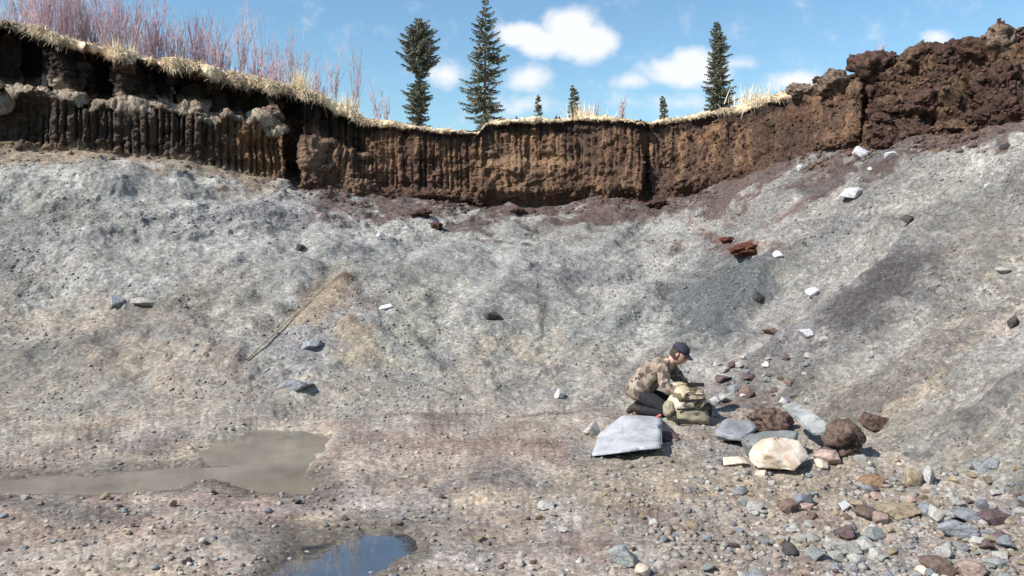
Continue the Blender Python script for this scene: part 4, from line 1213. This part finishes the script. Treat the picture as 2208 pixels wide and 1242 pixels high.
# ------------------------------------------------------------------ bare willow shrubs
def tube_arrays(paths, radii, sides=3):
    V, F = [], []
    base = 0
    ca = [math.cos(2 * math.pi * k / sides) for k in range(sides)]; sa = [math.sin(2 * math.pi * k / sides) for k in range(sides)]
    for pth, rad in zip(paths, radii):
        n = len(pth)
        for i, (p, r_) in enumerate(zip(pth, rad)):
            t = (pth[min(i + 1, n - 1)] - pth[max(i - 1, 0)]).normalized()
            u = t.cross(Vector((.31, .87, .12))).normalized(); v = t.cross(u)
            for k in range(sides): V.append((p + u * (r_ * ca[k]) + v * (r_ * sa[k]))[:])
        for i in range(n - 1):
            for k in range(sides):
                a = base + i * sides + k; b = base + i * sides + (k + 1) % sides
                F.append((a, b, b + sides, a + sides))
        base += n * sides
    return np.array(V), np.array(F)


M_STEM = [plain_material('willow_stem', (.46, .32, .34), .3, 3, .7), plain_material('willow_stem_grey', (.44, .36, .38), .3, 3, .7)]
M_TWIG = [plain_material('willow_twig', (.54, .40, .44), .3, 3, .7), plain_material('willow_twig_grey', (.52, .44, .47), .3, 3, .7)]


def shrub_meshes(seed, nst, H, spread):
    r = random.Random(seed)
    sp, sr, tp, tr = [], [], [], []
    for k in range(nst):
        a = r.uniform(0, 6.28); sd = r.uniform(.02, spread)
        L = H * r.uniform(.45, 1.0) * (1 - .25 * sd / spread)
        b = Vector((math.cos(a) * sd * .35, math.sin(a) * sd * .35, -.05))
        dr = Vector((math.cos(a) * sd * .55, math.sin(a) * sd * .55, 1)).normalized()
        pts = []
        cur = b.copy()
        for i in range(6):
            pts.append(cur.copy())
            dr = (dr + Vector((r.gauss(0, .06), r.gauss(0, .06), .04))).normalized()
            cur = cur + dr * (L / 5)
        r0 = r.uniform(.006, .011)
        sp.append(pts); sr.append([r0 * (1 - .72 * i / 5) for i in range(6)])
        for q in range(r.randint(6, 11)):
            i = r.randint(1, 4); t = r.random()
            s = pts[i].lerp(pts[i + 1], t)
            d2 = (dr + Vector((r.gauss(0, .3), r.gauss(0, .3), .25))).normalized()
            l2 = L * r.uniform(.12, .34)
            e = s + d2 * l2 * .5; e2 = e + (d2 + Vector((0, 0, .4))).normalized() * l2 * .5
            tp.append([s, e, e2]); tr.append([.0062, .005, .003])
    return (big_mesh('stems', *tube_arrays(sp, sr), None), big_mesh('twigs', *tube_arrays(tp, tr), None))


def plateau_point(px, back):
    j = int(np.argmin(np.abs(PXC - px)))
    y0 = P[i3[-1], j, 1]
    yv = P[i4, j, 1]
    zv = P[i4, j, 2]
    y = y0 + back
    return Vector(((px - CX) / FPX * y, y, float(np.interp(y, yv, zv))))


ORD = ['first', 'second', 'third', 'fourth', 'fifth', 'sixth', 'seventh', 'eighth', 'ninth', 'tenth', 'eleventh', 'twelfth', 'thirteenth', 'fourteenth', 'fifteenth', 'sixteenth', 'seventeenth', 'eighteenth', 'nineteenth', 'twentieth', 'twenty-first', 'twenty-second', 'twenty-third', 'twenty-fourth']
SHR = [(5, 40, 2.6), (48, -60, 2.4), (95, -50, 2.2), (140, -40, 2.0), (178, -30, 2.6), (215, 20, 2.0), (258, -30, 1.6), (300, 60, 2.4), (330, 10, 1.4), (372, 50, 2.0), (398, 90, 1.4), (432, 30, 2.2), (475, 80, 1.6),
       (522, 5, 1.6), (556, 70, 2.4), (588, 110, 1.5), (632, 60, 2.2), (682, 150, 2.4), (722, 100, 1.5), (768, 50, 2.0), (812, 170, 1.6), (832, 205, 2.2)]
for i, (px, pyt_, back) in enumerate(SHR):
    p = plateau_point(px, back)
    H = (HY - pyt_) / FPX * p.y + CAM_H - p.z
    root = empty('willow_shrub', p, i * 1.3)
    light = px > 690
    nst = 10 if light else (56 if px < 300 else 44 if px < 480 else 34)
    if px in (522,): nst = 12
    s, t = shrub_meshes(500 + i, nst, H * (1.28 if px < 560 else 1.1), .18 if light or px == 522 else .75)
    mi = 1 if (light or i % 3 == 1) else 0
    link('stems', s, M_STEM[mi], root); link('twigs', t, M_TWIG[mi], root)['kind'] = 'stuff'
    tag(root, '%s bare leafless willow shrub from the left along the grassy rim' % ORD[i], 'shrub', 'bare willow shrubs on the left rim')

# ------------------------------------------------------------------ spruces
M_BARK = plain_material('spruce_bark', (.20, .145, .11), .3, 8, .9)
M_NEEDLE = attr_material('spruce_needles', .8)


def spruce(px, py_top, width, dist, label, seed, style='full', n_whorl=26, foot=None, group='spruces beyond the rim'):
    r = np.random.default_rng(seed)
    j = int(np.argmin(np.abs(PXC - px)))
    p = plateau_point(px, max(.3, dist - P[i3[-1], j, 1]))
    m = p.y / FPX
    H = (HY - py_top) * m + CAM_H - p.z
    Wd = width * m / 2
    root = empty('spruce_tree', p, seed)
    pts = [Vector((.02 * math.sin(3 * t), .02 * math.cos(4 * t), H * t)) for t in np.linspace(-.02, 1, 10)]
    rb = .014 * H + .012
    v, f = tube_arrays([pts], [[rb * (1 - .9 * i / 9) for i in range(10)]], 7)
    link('trunk', big_mesh('trunk', v, f), M_BARK, root)
    bp, br = [], []
    nr, nd, nl, nc = [], [], [], []
    g1, g2, g3 = np.array((.08, .095, .07)), np.array((.17, .175, .125)), np.array((.28, .26, .19))
    ph = r.uniform(0, 6, 3)
    for k in range(n_whorl):
        t = 0.04 + .95 * (k / (n_whorl - 1)) ** .95
        if style == 'club':
            prof = np.interp(t, [0, .3, .42, .48, .53, .57, .62, .72, .82, .9, .95, 1], [.5, .6, .75, .6, .15, .3, .9, 1.0, .95, .75, .5, .15])
        elif style == 'slim':
            prof = np.interp(t, [0, .3, .55, .72, .8, .9, 1], [.95, .95, .8, .62, .6, .42, .12])
        else:
            prof = np.interp(t, [0, .12, .3, .5, .7, .85, 1], [.9, .95, .95, .8, .6, .42, .05])
        nb = {'club': 13, 'slim': 10}.get(style, 7)
        for b in range(nb):
            if r.random() < (.10 if style != 'full' else .22): continue
            a = 2 * math.pi * (b / nb) + r.uniform(-.35, .35) + k * .7
            L = Wd * prof * r.uniform(.55, 1.18) * (1 + .28 * math.sin(a + ph[0] + 5 * t) * math.sin(9 * t + ph[1]))
            if L < .03: continue
            s = Vector((0, 0, H * t + r.uniform(-.5, .5) * H / n_whorl))
            dn = -.28 + .5 * t
            tip = s + Vector((math.cos(a), math.sin(a), dn + r.uniform(-.12, .12))) * L
            midp = s.lerp(tip, .55) + Vector((0, 0, -.05 * L))
            tip.z += .12 * L
            bp.append([s, midp, tip]); br.append([.012 * (1 - .5 * t), .008, .003])
            ns = max(5, int(L / (.03 if style == 'full' else .024)))
            for q in range(ns):
                u = .12 + .88 * (q + r.random()) / ns
                c = (s.lerp(midp, u / .55) if u < .55 else midp.lerp(tip, (u - .55) / .45))
                for sg_ in (-1, 1, 0):
                    lat = Vector((-math.sin(a), math.cos(a), 0)) * sg_
                    out = Vector((math.cos(a), math.sin(a), 0))
                    d = (lat * .8 + out * .6 + Vector((0, 0, r.uniform(-.75, .35)))).normalized()
                    nr.append(c[:]); nd.append(d[:]); nl.append((.07 + .30 * L * (1 - u)) * r.uniform(.5, 1.1))
                    w = r.random()
                    nc.append((g1 if w < .45 else g2 if w < .85 else g3) * r.uniform(.8, 1.2))
    v, f = tube_arrays(bp, br, 3)
    crown = blades('crown', np.array(nr), np.array(nd), np.array(nl) * (1.0 if style != 'tiny' else .8), r.uniform(.026, .055, len(nr)), np.array(nc), None, None, None, None, .25, root)
    crown.data.materials.clear(); crown.data.materials.append(M_NEEDLE)
    link('branches', big_mesh('branches', v, f), M_BARK, crown)
    tag(root, label, 'tree', group)
    return root


spruce(903, 42, 92, 30, 'bushy club-topped spruce, left of the three tall spruces', 1, 'club', 30)
spruce(1046, -4, 112, 28, 'tallest spruce with open branches and visible trunk, middle of the three', 2, 'full', 34)
spruce(1547, 50, 70, 31, 'slim dense spruce alone right of the clouds', 3, 'slim', 36)
spruce(1161, 200, 26, 25, 'tiny spruce right of the tallest spruce', 4, 'full', 12)
spruce(1237, 186, 30, 24, 'small dark spruce top behind the centre rim grass', 5, 'slim', 14)
spruce(1430, 208, 22, 25, 'tiny spruce left of the slim dense spruce', 6, 'slim', 12)
spruce(1340, 214, 14, 26, 'thin twiggy spruce sapling on the centre rim', 7, 'full', 8)

# ------------------------------------------------------------------ the kneeling person
def skin_mesh(chains, sub=2):
    """one surface grown round a joint skeleton: chains = lists of (point, radius); equal points are shared"""
    pts, rad, key, edges = [], [], {}, set()
    for ch in chains:
        prev = None
        for p, r_ in ch:
            k = tuple(round(c, 4) for c in p)
            if k not in key:
                key[k] = len(pts); pts.append(k); rad.append(r_)
            i = key[k]
            if prev is not None and prev != i: edges.add((prev, i))
            prev = i
    me = bpy.data.meshes.new('skeleton')
    me.from_pydata(pts, list(edges), [])
    ob = bpy.data.objects.new('skeleton', me); COL.objects.link(ob)
    sk = ob.modifiers.new('skin', 'SKIN'); sk.use_smooth_shade = True
    lay = me.skin_vertices[0].data
    for i, r_ in enumerate(rad):
        rr = r_ if isinstance(r_, tuple) else (r_, r_)
        lay[i].radius = rr; lay[i].use_root = (i == 0)
    ss = ob.modifiers.new('sub', 'SUBSURF'); ss.levels = sub; ss.render_levels = sub
    dg = bpy.context.evaluated_depsgraph_get(); dg.update()
    out = bpy.data.meshes.new_from_object(ob.evaluated_get(dg))
    bpy.data.objects.remove(ob)
    return out


def join_meshes(name, lst):
    bm = bmesh.new()
    for me in lst: bm.from_mesh(me)
    out = bpy.data.meshes.new(name); bm.to_mesh(out); bm.free()
    out.polygons.foreach_set('use_smooth', np.ones(len(out.polygons), bool))
    return out


def wrinkle(me, amp, fr, seed):
    n = len(me.vertices)
    co = np.zeros(n * 3, np.float32); me.vertices.foreach_get('co', co); co = co.reshape(-1, 3).astype(float)
    no = np.zeros(n * 3, np.float32); me.vertex_normals.foreach_get('vector', no); no = no.reshape(-1, 3)
    co += no * (amp * fbm(co[:, 0] * fr, co[:, 1] * fr, co[:, 2] * fr, 3, seed))[:, None]
    me.vertices.foreach_set('co', co.astype(np.float32).ravel()); me.update()


M_SKIN = plain_material('skin', (.52, .30, .22), .12, 20, .55, .1)
M_HAIR = plain_material('hair', (.05, .035, .025), .3, 40, .7)
M_JACKET = camo_material('camouflage_cloth', [tuple(c3(182, 162, 146)), tuple(c3(140, 118, 106)), tuple(c3(196, 178, 162)), tuple(c3(92, 80, 72)), tuple(c3(156, 146, 124)), tuple(c3(174, 150, 136)), tuple(c3(116, 102, 92))], 20)
M_PANTS = plain_material('black_cloth', (.018, .019, .022), .3, 18, .85, .5)
M_BOOT = plain_material('boot_leather', (.03, .025, .022), .3, 20, .6, .4)
M_CAP = plain_material('navy_cap', (.030, .031, .042), .25, 25, .8, .3)
M_EYE = plain_material('eye', (.04, .03, .03), .1, 10, .3, 0)


def V3(*a): return Vector(a)


HEADM = Matrix.Translation(V3(.375, 0, .755)) @ Euler((0, R(28), 0)).to_matrix().to_4x4()


def head_mesh():
    v, f = ICO[4]
    p = v.copy()
    x_, y_, z_ = v[:, 0], v[:, 1], v[:, 2]
    p[:, 0] = x_ * .100; p[:, 1] = y_ * .077; p[:, 2] = z_ * .122
    front = np.clip(x_, 0, 1)
    low = np.clip(-z_, 0, 1)
    p[:, 1] *= 1 - .28 * low                       # jaw narrows
    p[:, 0] += .012 * front * low - .022 * np.clip(-x_, 0, 1) * low
    nose = np.exp(-((y_ / .13) ** 2 + ((z_ + .10) / .20) ** 2)) * (x_ > 0)
    p[:, 0] += .026 * nose
    brow = np.exp(-((z_ - .22) / .10) ** 2) * front; p[:, 0] += .006 * brow
    sock = np.exp(-(((np.abs(y_) - .38) / .16) ** 2 + ((z_ - .06) / .10) ** 2)) * (x_ > 0); p[:, 0] -= .010 * sock
    mouth = np.exp(-((y_ / .3) ** 2 + ((z_ + .48) / .035) ** 2)) * (x_ > 0); p[:, 0] -= .006 * mouth
    lips = np.exp(-((y_ / .28) ** 2 + ((z_ + .42) / .05) ** 2)) * (x_ > 0); p[:, 0] += .004 * lips
    chin = np.exp(-((y_ / .35) ** 2 + ((z_ + .80) / .18) ** 2)) * (x_ > 0); p[:, 0] += .012 * chin
    ear = np.exp(-(((x_ + .12) / .12) ** 2 + ((z_ + .02) / .24) ** 2)) * (np.abs(y_) > .5); p[:, 1] += np.sign(y_) * .016 * ear
    me = big_mesh('head', p, f)
    me.transform(HEADM)
    return me


def hand_mesh(w, fwd, down, side):
    """palm and five bent fingers rooted at the wrist w; fwd along the hand, down = palm side, side = thumb side"""
    fwd, down, side = fwd.normalized(), down.normalized(), side.normalized()
    ms = [skin_mesh([[(w - fwd * .03, .022), (w + fwd * .02, (.030, .018)), (w + fwd * .085, (.036, .015))]], 1)]
    for k, (off, L) in enumerate(((.030, .070), (.011, .078), (-.009, .073), (-.028, .058))):
        b = w + fwd * .085 + side * off
        ms.append(skin_mesh([[(b - fwd * .02, .0095), (b + fwd * L * .40 + down * .010, .0088), (b + fwd * L * .68 + down * .034, .0082), (b + fwd * L * .78 + down * .058, .0070)]], 1))
    b = w + fwd * .025 + side * .026
    ms.append(skin_mesh([[(b, .012), (b + side * .026 + fwd * .028 + down * .008, .0105), (b + side * .030 + fwd * .058 + down * .024, .0085)]], 1))
    return ms


def build_person(loc, rz):
    root = empty('person', loc, rz)
    pel, wai, che, sho, nek = V3(-.10, 0, .27), V3(-.03, 0, .40), V3(.08, 0, .53), V3(.19, 0, .615), V3(.285, 0, .675)
    arms = {}
    arms[-1] = (V3(.205, -.185, .60), V3(.275, -.275, .365), V3(.475, -.20, .335))
    arms[1] = (V3(.205, .185, .60), V3(.37, .245, .39), V3(.53, .07, .365))
    legs = {s_: (V3(-.09, s_ * .095, .235), V3(.315, s_ * .15, .085), V3(-.085, s_ * .13, .075), V3(-.16, s_ * .13, .07)) for s_ in (-1, 1)}
    chains = [[(pel, .085), (wai, .095), (che, (.13, .10)), (sho, .10), (nek, .058), (V3(.345, 0, .715), .060)]]
    for s_ in (-1, 1):
        a, b, c = arms[s_]
        chains.append([(sho, .10), (a, .055), (b, .042), (c, .028)])
        h, k, an, to = legs[s_]
        chains.append([(pel, .085), (h, .065), (k, .050), (an, .036), (to, .024)])
    body = skin_mesh(chains, 2)
    parts = [body, head_mesh()]
    for s_ in (-1, 1):
        a, b, c = arms[s_]
        fw = (c - b).normalized()
        parts += hand_mesh(c + fw * .01, fw + V3(.1, 0, -.2), V3(0, 0, -1), V3(0, -s_ * .9, .2))
    bo = link('body', join_meshes('body', parts), M_SKIN, root)
    for s_ in (-1, 1):
        me = big_mesh('eye', ICO[2][0] * .011 + np.array((.083, s_ * .030, .008)), ICO[2][1]); me.transform(HEADM)
        link('eye', me, M_EYE, bo)
    v, f = ICO[3]
    hm = v * np.array((.104, .082, .118)) + np.array((-.008, 0, .004))
    keep = (hm[f].mean(1)[:, 0] < .012) & (hm[f].mean(1)[:, 2] > -.06)
    me = big_mesh('hair', hm, f[keep]); me.transform(HEADM); link('hair', me, M_HAIR, bo)
    # jacket
    jc = [[(V3(-.165, 0, .165), (.19, .165)), (pel + V3(-.035, 0, .02), (.20, .18)), (wai + V3(-.015, 0, .01), .178), (che, (.205, .168)), (sho, .15), (nek + V3(-.03, 0, -.015), .085)]]
    for s_ in (-1, 1):
        a, b, c = arms[s_]
        jc.append([(sho, .15), (a, .096), (a.lerp(b, .5) + V3(0, 0, -.01), .082), (b, .076), (b.lerp(c, .5), .064), (c - (c - b).normalized() * .02, .046)])
    jm = skin_mesh(jc, 2); wrinkle(jm, .018, 9, 5)
    jo = link('jacket', jm, M_JACKET, root)
    col = skin_mesh([[(nek + V3(-.045, 0, -.015), .082), (nek + V3(.01, 0, .02), .074)]], 1)
    link('collar', col, M_JACKET, jo)
    # trousers and boots
    pc = [[(V3(-.12, 0, .23), .13), (V3(-.06, 0, .25), .14)]]
    for s_ in (-1, 1):
        h, k, an, to = legs[s_]
        pc.append([(V3(-.06, 0, .25), .14), (h, .105), (h.lerp(k, .5) + V3(0, 0, .02), .098), (k, .078), (k.lerp(an, .5) + V3(0, 0, -.005), .072), (an, .062)])
    pm = skin_mesh(pc, 2); wrinkle(pm, .010, 10, 6)
    link('trousers', pm, M_PANTS, root)
    for s_ in (-1, 1):
        h, k, an, to = legs[s_]
        bm_ = skin_mesh([[(an + V3(.07, 0, 0), .062), (an, .064), (an + V3(-.05, 0, .03), .060), (V3(-.17, s_ * .13, .085), .048), (V3(-.205, s_ * .13, .045), .044), (V3(-.225, s_ * .13, .022), .03)]], 2)
        link('boot', bm_, M_BOOT, root)
    # cap
    dome = v * np.array((.112, .090, .105)) + np.array((-.004, 0, .048))
    keep = dome[f].mean(1)[:, 2] > .045
    me = big_mesh('cap', dome, f[keep]); me.transform(HEADM)
    cp = link('cap', me, M_CAP, root)
    sol = cp.modifiers.new('thick', 'SOLIDIFY'); sol.thickness = .004
    bm = bmesh.new()
    n = 12
    top, bot = [], []
    for lay, dz_ in ((top, .006), (bot, 0)):
        for i in range(n + 1):
            a = -1.15 + 2.3 * i / n
            lay.append((bm.verts.new((.104 * math.cos(a) - .004, .086 * math.sin(a), .048 + dz_)),
                        bm.verts.new((.085 + .095 * math.cos(a * .98), .080 * math.sin(a), .028 - .012 * math.cos(a) + .010 * math.cos(2 * a) + dz_))))
    for lay in (top, bot):
        for i in range(n): bm.faces.new((lay[i][0], lay[i][1], lay[i + 1][1], lay[i + 1][0]))
    for i in range(n):
        for e_ in (0, 1): bm.faces.new((top[i][e_], top[i + 1][e_], bot[i + 1][e_], bot[i][e_]))
    bm.transform(HEADM)
    link_b = bm_obj('brim', bm, M_CAP, cp, True)
    me = big_mesh('button', ICO[2][0] * .009 + np.array((-.004, 0, .153)), ICO[2][1]); me.transform(HEADM); link('button', me, M_CAP, cp)
    return root


py_, pn_ = surf(1398, 892)
PERSON = Vector((py_.x, py_.y, py_.z - .01))
person = build_person(PERSON, R(-22))
person.scale = (.95, .95, .95)
tag(person, 'person in tan camouflage jacket, black trousers and dark cap kneeling over the backpack', 'person')

# ------------------------------------------------------------------ backpack
M_PACK = camo_material('pack_camouflage', [tuple(c3(208, 192, 164, .75)), tuple(c3(190, 172, 142, .75)), tuple(c3(218, 204, 180, .75)), tuple(c3(132, 116, 94)), tuple(c3(206, 188, 158, .75)), tuple(c3(96, 84, 70))], 9)
M_OLIVE = plain_material('pack_olive', tuple(c3(166, 156, 130, .7)), .2, 14, .85, .3)
M_STRAP = plain_material('pack_strap', (.025, .022, .020), .3, 30, .7, .3)
M_BUCKLE = plain_material('buckle', (.02, .02, .02), .1, 20, .4, .1)


def pillow(sx, sy, sz, n=14, pw=3.2, taper=0.0, seed=0, wr=.006):
    """a stuffed bag: rounded box"""
    v, f = ICO[4]
    e = 2.0 / pw
    rr = (np.abs(v) ** pw).sum(1) ** (1 / pw)
    p = v / rr[:, None]
    p = p * np.array((sx, sy, sz)) * .5
    p[:, :2] *= (1 - taper * (p[:, 2:3] / sz))
    d = wr * fbm(v[:, 0] * 3 + seed, v[:, 1] * 3, v[:, 2] * 3, 3, seed)
    return p + v * d[:, None], f


def bar(bm, a, b, w, t, up=V3(0, -1, 0)):
    d = (b - a); L = d.length; d.normalize()
    s_ = d.cross(up).normalized(); u = s_.cross(d)
    vs_ = []
    for e_ in (a, b):
        for (i, j) in ((-1, -1), (1, -1), (1, 1), (-1, 1)):
            vs_.append(bm.verts.new(e_ + s_ * (i * w / 2) + u * (j * t / 2)))
    for q in ((0, 1, 2, 3), (7, 6, 5, 4), (0, 4, 5, 1), (1, 5, 6, 2), (2, 6, 7, 3), (3, 7, 4, 0)): bm.faces.new([vs_[i] for i in q])


def build_pack(loc, rz):
    root = empty('backpack', loc, rz)
    root.rotation_euler = (R(-16), R(9), rz)
    root.scale = (1.0, .95, .74)
    v, f = pillow(.42, .30, .48, pw=3.0, taper=.22, seed=3, wr=.022)
    link('main_bag', big_mesh('main_bag', v + np.array((0, 0, .33)), f), M_PACK, root)
    v, f = pillow(.43, .31, .26, pw=3.4, seed=5, wr=.018)
    link('bottom_compartment', big_mesh('bottom_compartment', v + np.array((.01, -.012, .115)), f), M_OLIVE, root)
    v, f = pillow(.32, .12, .26, pw=3.0, seed=6, wr=.016)
    fp = link('front_pocket', big_mesh('front_pocket', v + np.array((-.01, -.125, .345)), f), M_PACK, root)
    bm = bmesh.new(); bar(bm, V3(-.13, -.178, .40), V3(.12, -.178, .44), .012, .006); bm_obj('zip', bm, M_STRAP, fp)
    v, f = pillow(.32, .24, .15, pw=2.6, seed=7, wr=.018)
    ld = link('lid', big_mesh('lid', v + np.array((-.03, .03, .545)), f), M_PACK, root)
    bm = bmesh.new(); bar(bm, V3(-.06, -.10, .57), V3(.15, -.10, .60), .055, .012); bm_obj('lid_opening', bm, M_STRAP, ld)
    for s_, mt in ((1, M_STRAP), (-1, M_OLIVE)):
        v, f = pillow(.11, .17, .24, pw=3, seed=8 + s_)
        link('side_pouch', big_mesh('side_pouch', v + np.array((s_ * .225, .0, .24 if s_ > 0 else .2)), f), mt, root)
    for (a, b) in ((V3(-.20, -.155, .18), V3(.20, -.165, .255)), (V3(-.17, -.186, .30), V3(.13, -.186, .37))):
        bm = bmesh.new(); bar(bm, a, b, .026, .010); st = bm_obj('compression_strap', bm, M_STRAP, root)
        bm = bmesh.new(); c = a.lerp(b, .45); bar(bm, c - (b - a) * .06 + V3(0, -.006, 0), c + (b - a) * .06 + V3(0, -.006, 0), .036, .012); bm_obj('buckle', bm, M_BUCKLE, st)
    for s_ in (-1, 1):
        pth = [V3(s_ * .09, .12, .54), V3(s_ * .10, .20, .45), V3(s_ * .12, .21, .30), V3(s_ * .16, .14, .14)]
        bm = bmesh.new()
        for a, b in zip(pth, pth[1:]): bar(bm, a, b, .06, .016, V3(1, 0, 0))
        bm_obj('shoulder_strap', bm, M_STRAP, root)
    bm = bmesh.new()
    for a, b in zip([V3(-.05, .1, .62), V3(-.04, .1, .67), V3(.04, .1, .67)], [V3(-.04, .1, .67), V3(.04, .1, .67), V3(.05, .1, .62)]): bar(bm, a, b, .022, .008)
    bm_obj('carry_handle', bm, M_STRAP, root)
    bm = bmesh.new()
    for a, b in zip([V3(-.19, -.10, .16), V3(-.26, -.13, .06), V3(-.22, -.18, .02)], [V3(-.26, -.13, .06), V3(-.22, -.18, .02), V3(-.10, -.2, .02)]): bar(bm, a, b, .045, .012)
    bm_obj('hip_belt', bm, M_STRAP, root)
    return root


pk, _ = surf(1488, 916)
pack = build_pack(Vector((pk.x, pk.y + .12, pk.z - .03)), R(14))
tag(pack, 'tan camouflage backpack with olive base and black straps before the kneeling person', 'backpack')
# scrap of red cloth behind the slab
bm = bmesh.new()
bmesh.ops.create_grid(bm, x_segments=8, y_segments=4, size=.5)
for v in bm.verts:
    v.co.x *= .07; v.co.y *= .05
    v.co.z = .014 * math.sin(v.co.x * 60) + .01 * math.cos(v.co.y * 70)
bmesh.ops.solidify(bm, geom=bm.faces[:], thickness=.006)
rc = bm_obj('red_cloth', bm, plain_material('red_cloth', (.34, .10, .08), .2, 20, .8), None, True)
rc.location = W(1419, 898, .205) + Vector((0, .02, .0))
tag(rc, 'scrap of red cloth at the back edge of the grey slab', 'cloth')

# thin straight pole lying on the left slope along the tan scraped patch
pa, _ = surf(534, 776); pb, _ = surf(698, 622)
bm = bmesh.new()
pts = [pa.lerp(pb, t) for t in np.linspace(0, 1, 9)]
pts = [surf(534 + 164 * t, 776 - 154 * t)[0] for t in np.linspace(0, 1, 9)]
top = [Vector((pa.lerp(pb, t).x, pa.lerp(pb, t).y - .03, pa.lerp(pb, t).z + .05 + .004 * math.sin(7 * t))) for t in np.linspace(0, 1, 9)]
lift = max(p.z - q.z for p, q in zip(pts, top))
top = [q + Vector((0, 0, max(0, lift) - .035)) for q in top]
v, f = tube_arrays([[q - top[0] for q in top]], [[.013 - .0007 * i for i in range(9)]], 6)
po = link('wooden_pole', big_mesh('wooden_pole', v, f), plain_material('weathered_wood', (.34, .28, .19), .3, 10, .85))
po.location = top[0]
tag(po, 'thin straight weathered pole lying slantwise on the left slope beside a tan patch', 'pole')
for i, (px, py, lb) in enumerate(((1342, 206, 'low bare twiggy shrub on the centre rim between the spruces'), (1290, 222, 'low bare twiggy shrub right of the small dark spruce'), (1905, 90, 'wispy bare twigs standing behind the clod heap'))):
    p = plateau_point(px, .5)
    root = empty('twig_shrub', p, i)
    H = max(.35, (HY - py) / FPX * p.y + CAM_H - p.z)
    st_, tw_ = shrub_meshes(900 + i, 7, H * 1.1, .3)
    link('stems', st_, M_STEM[1], root); link('twigs', tw_, M_TWIG[1], root)['kind'] = 'stuff'
    tag(root, lb, 'shrub')
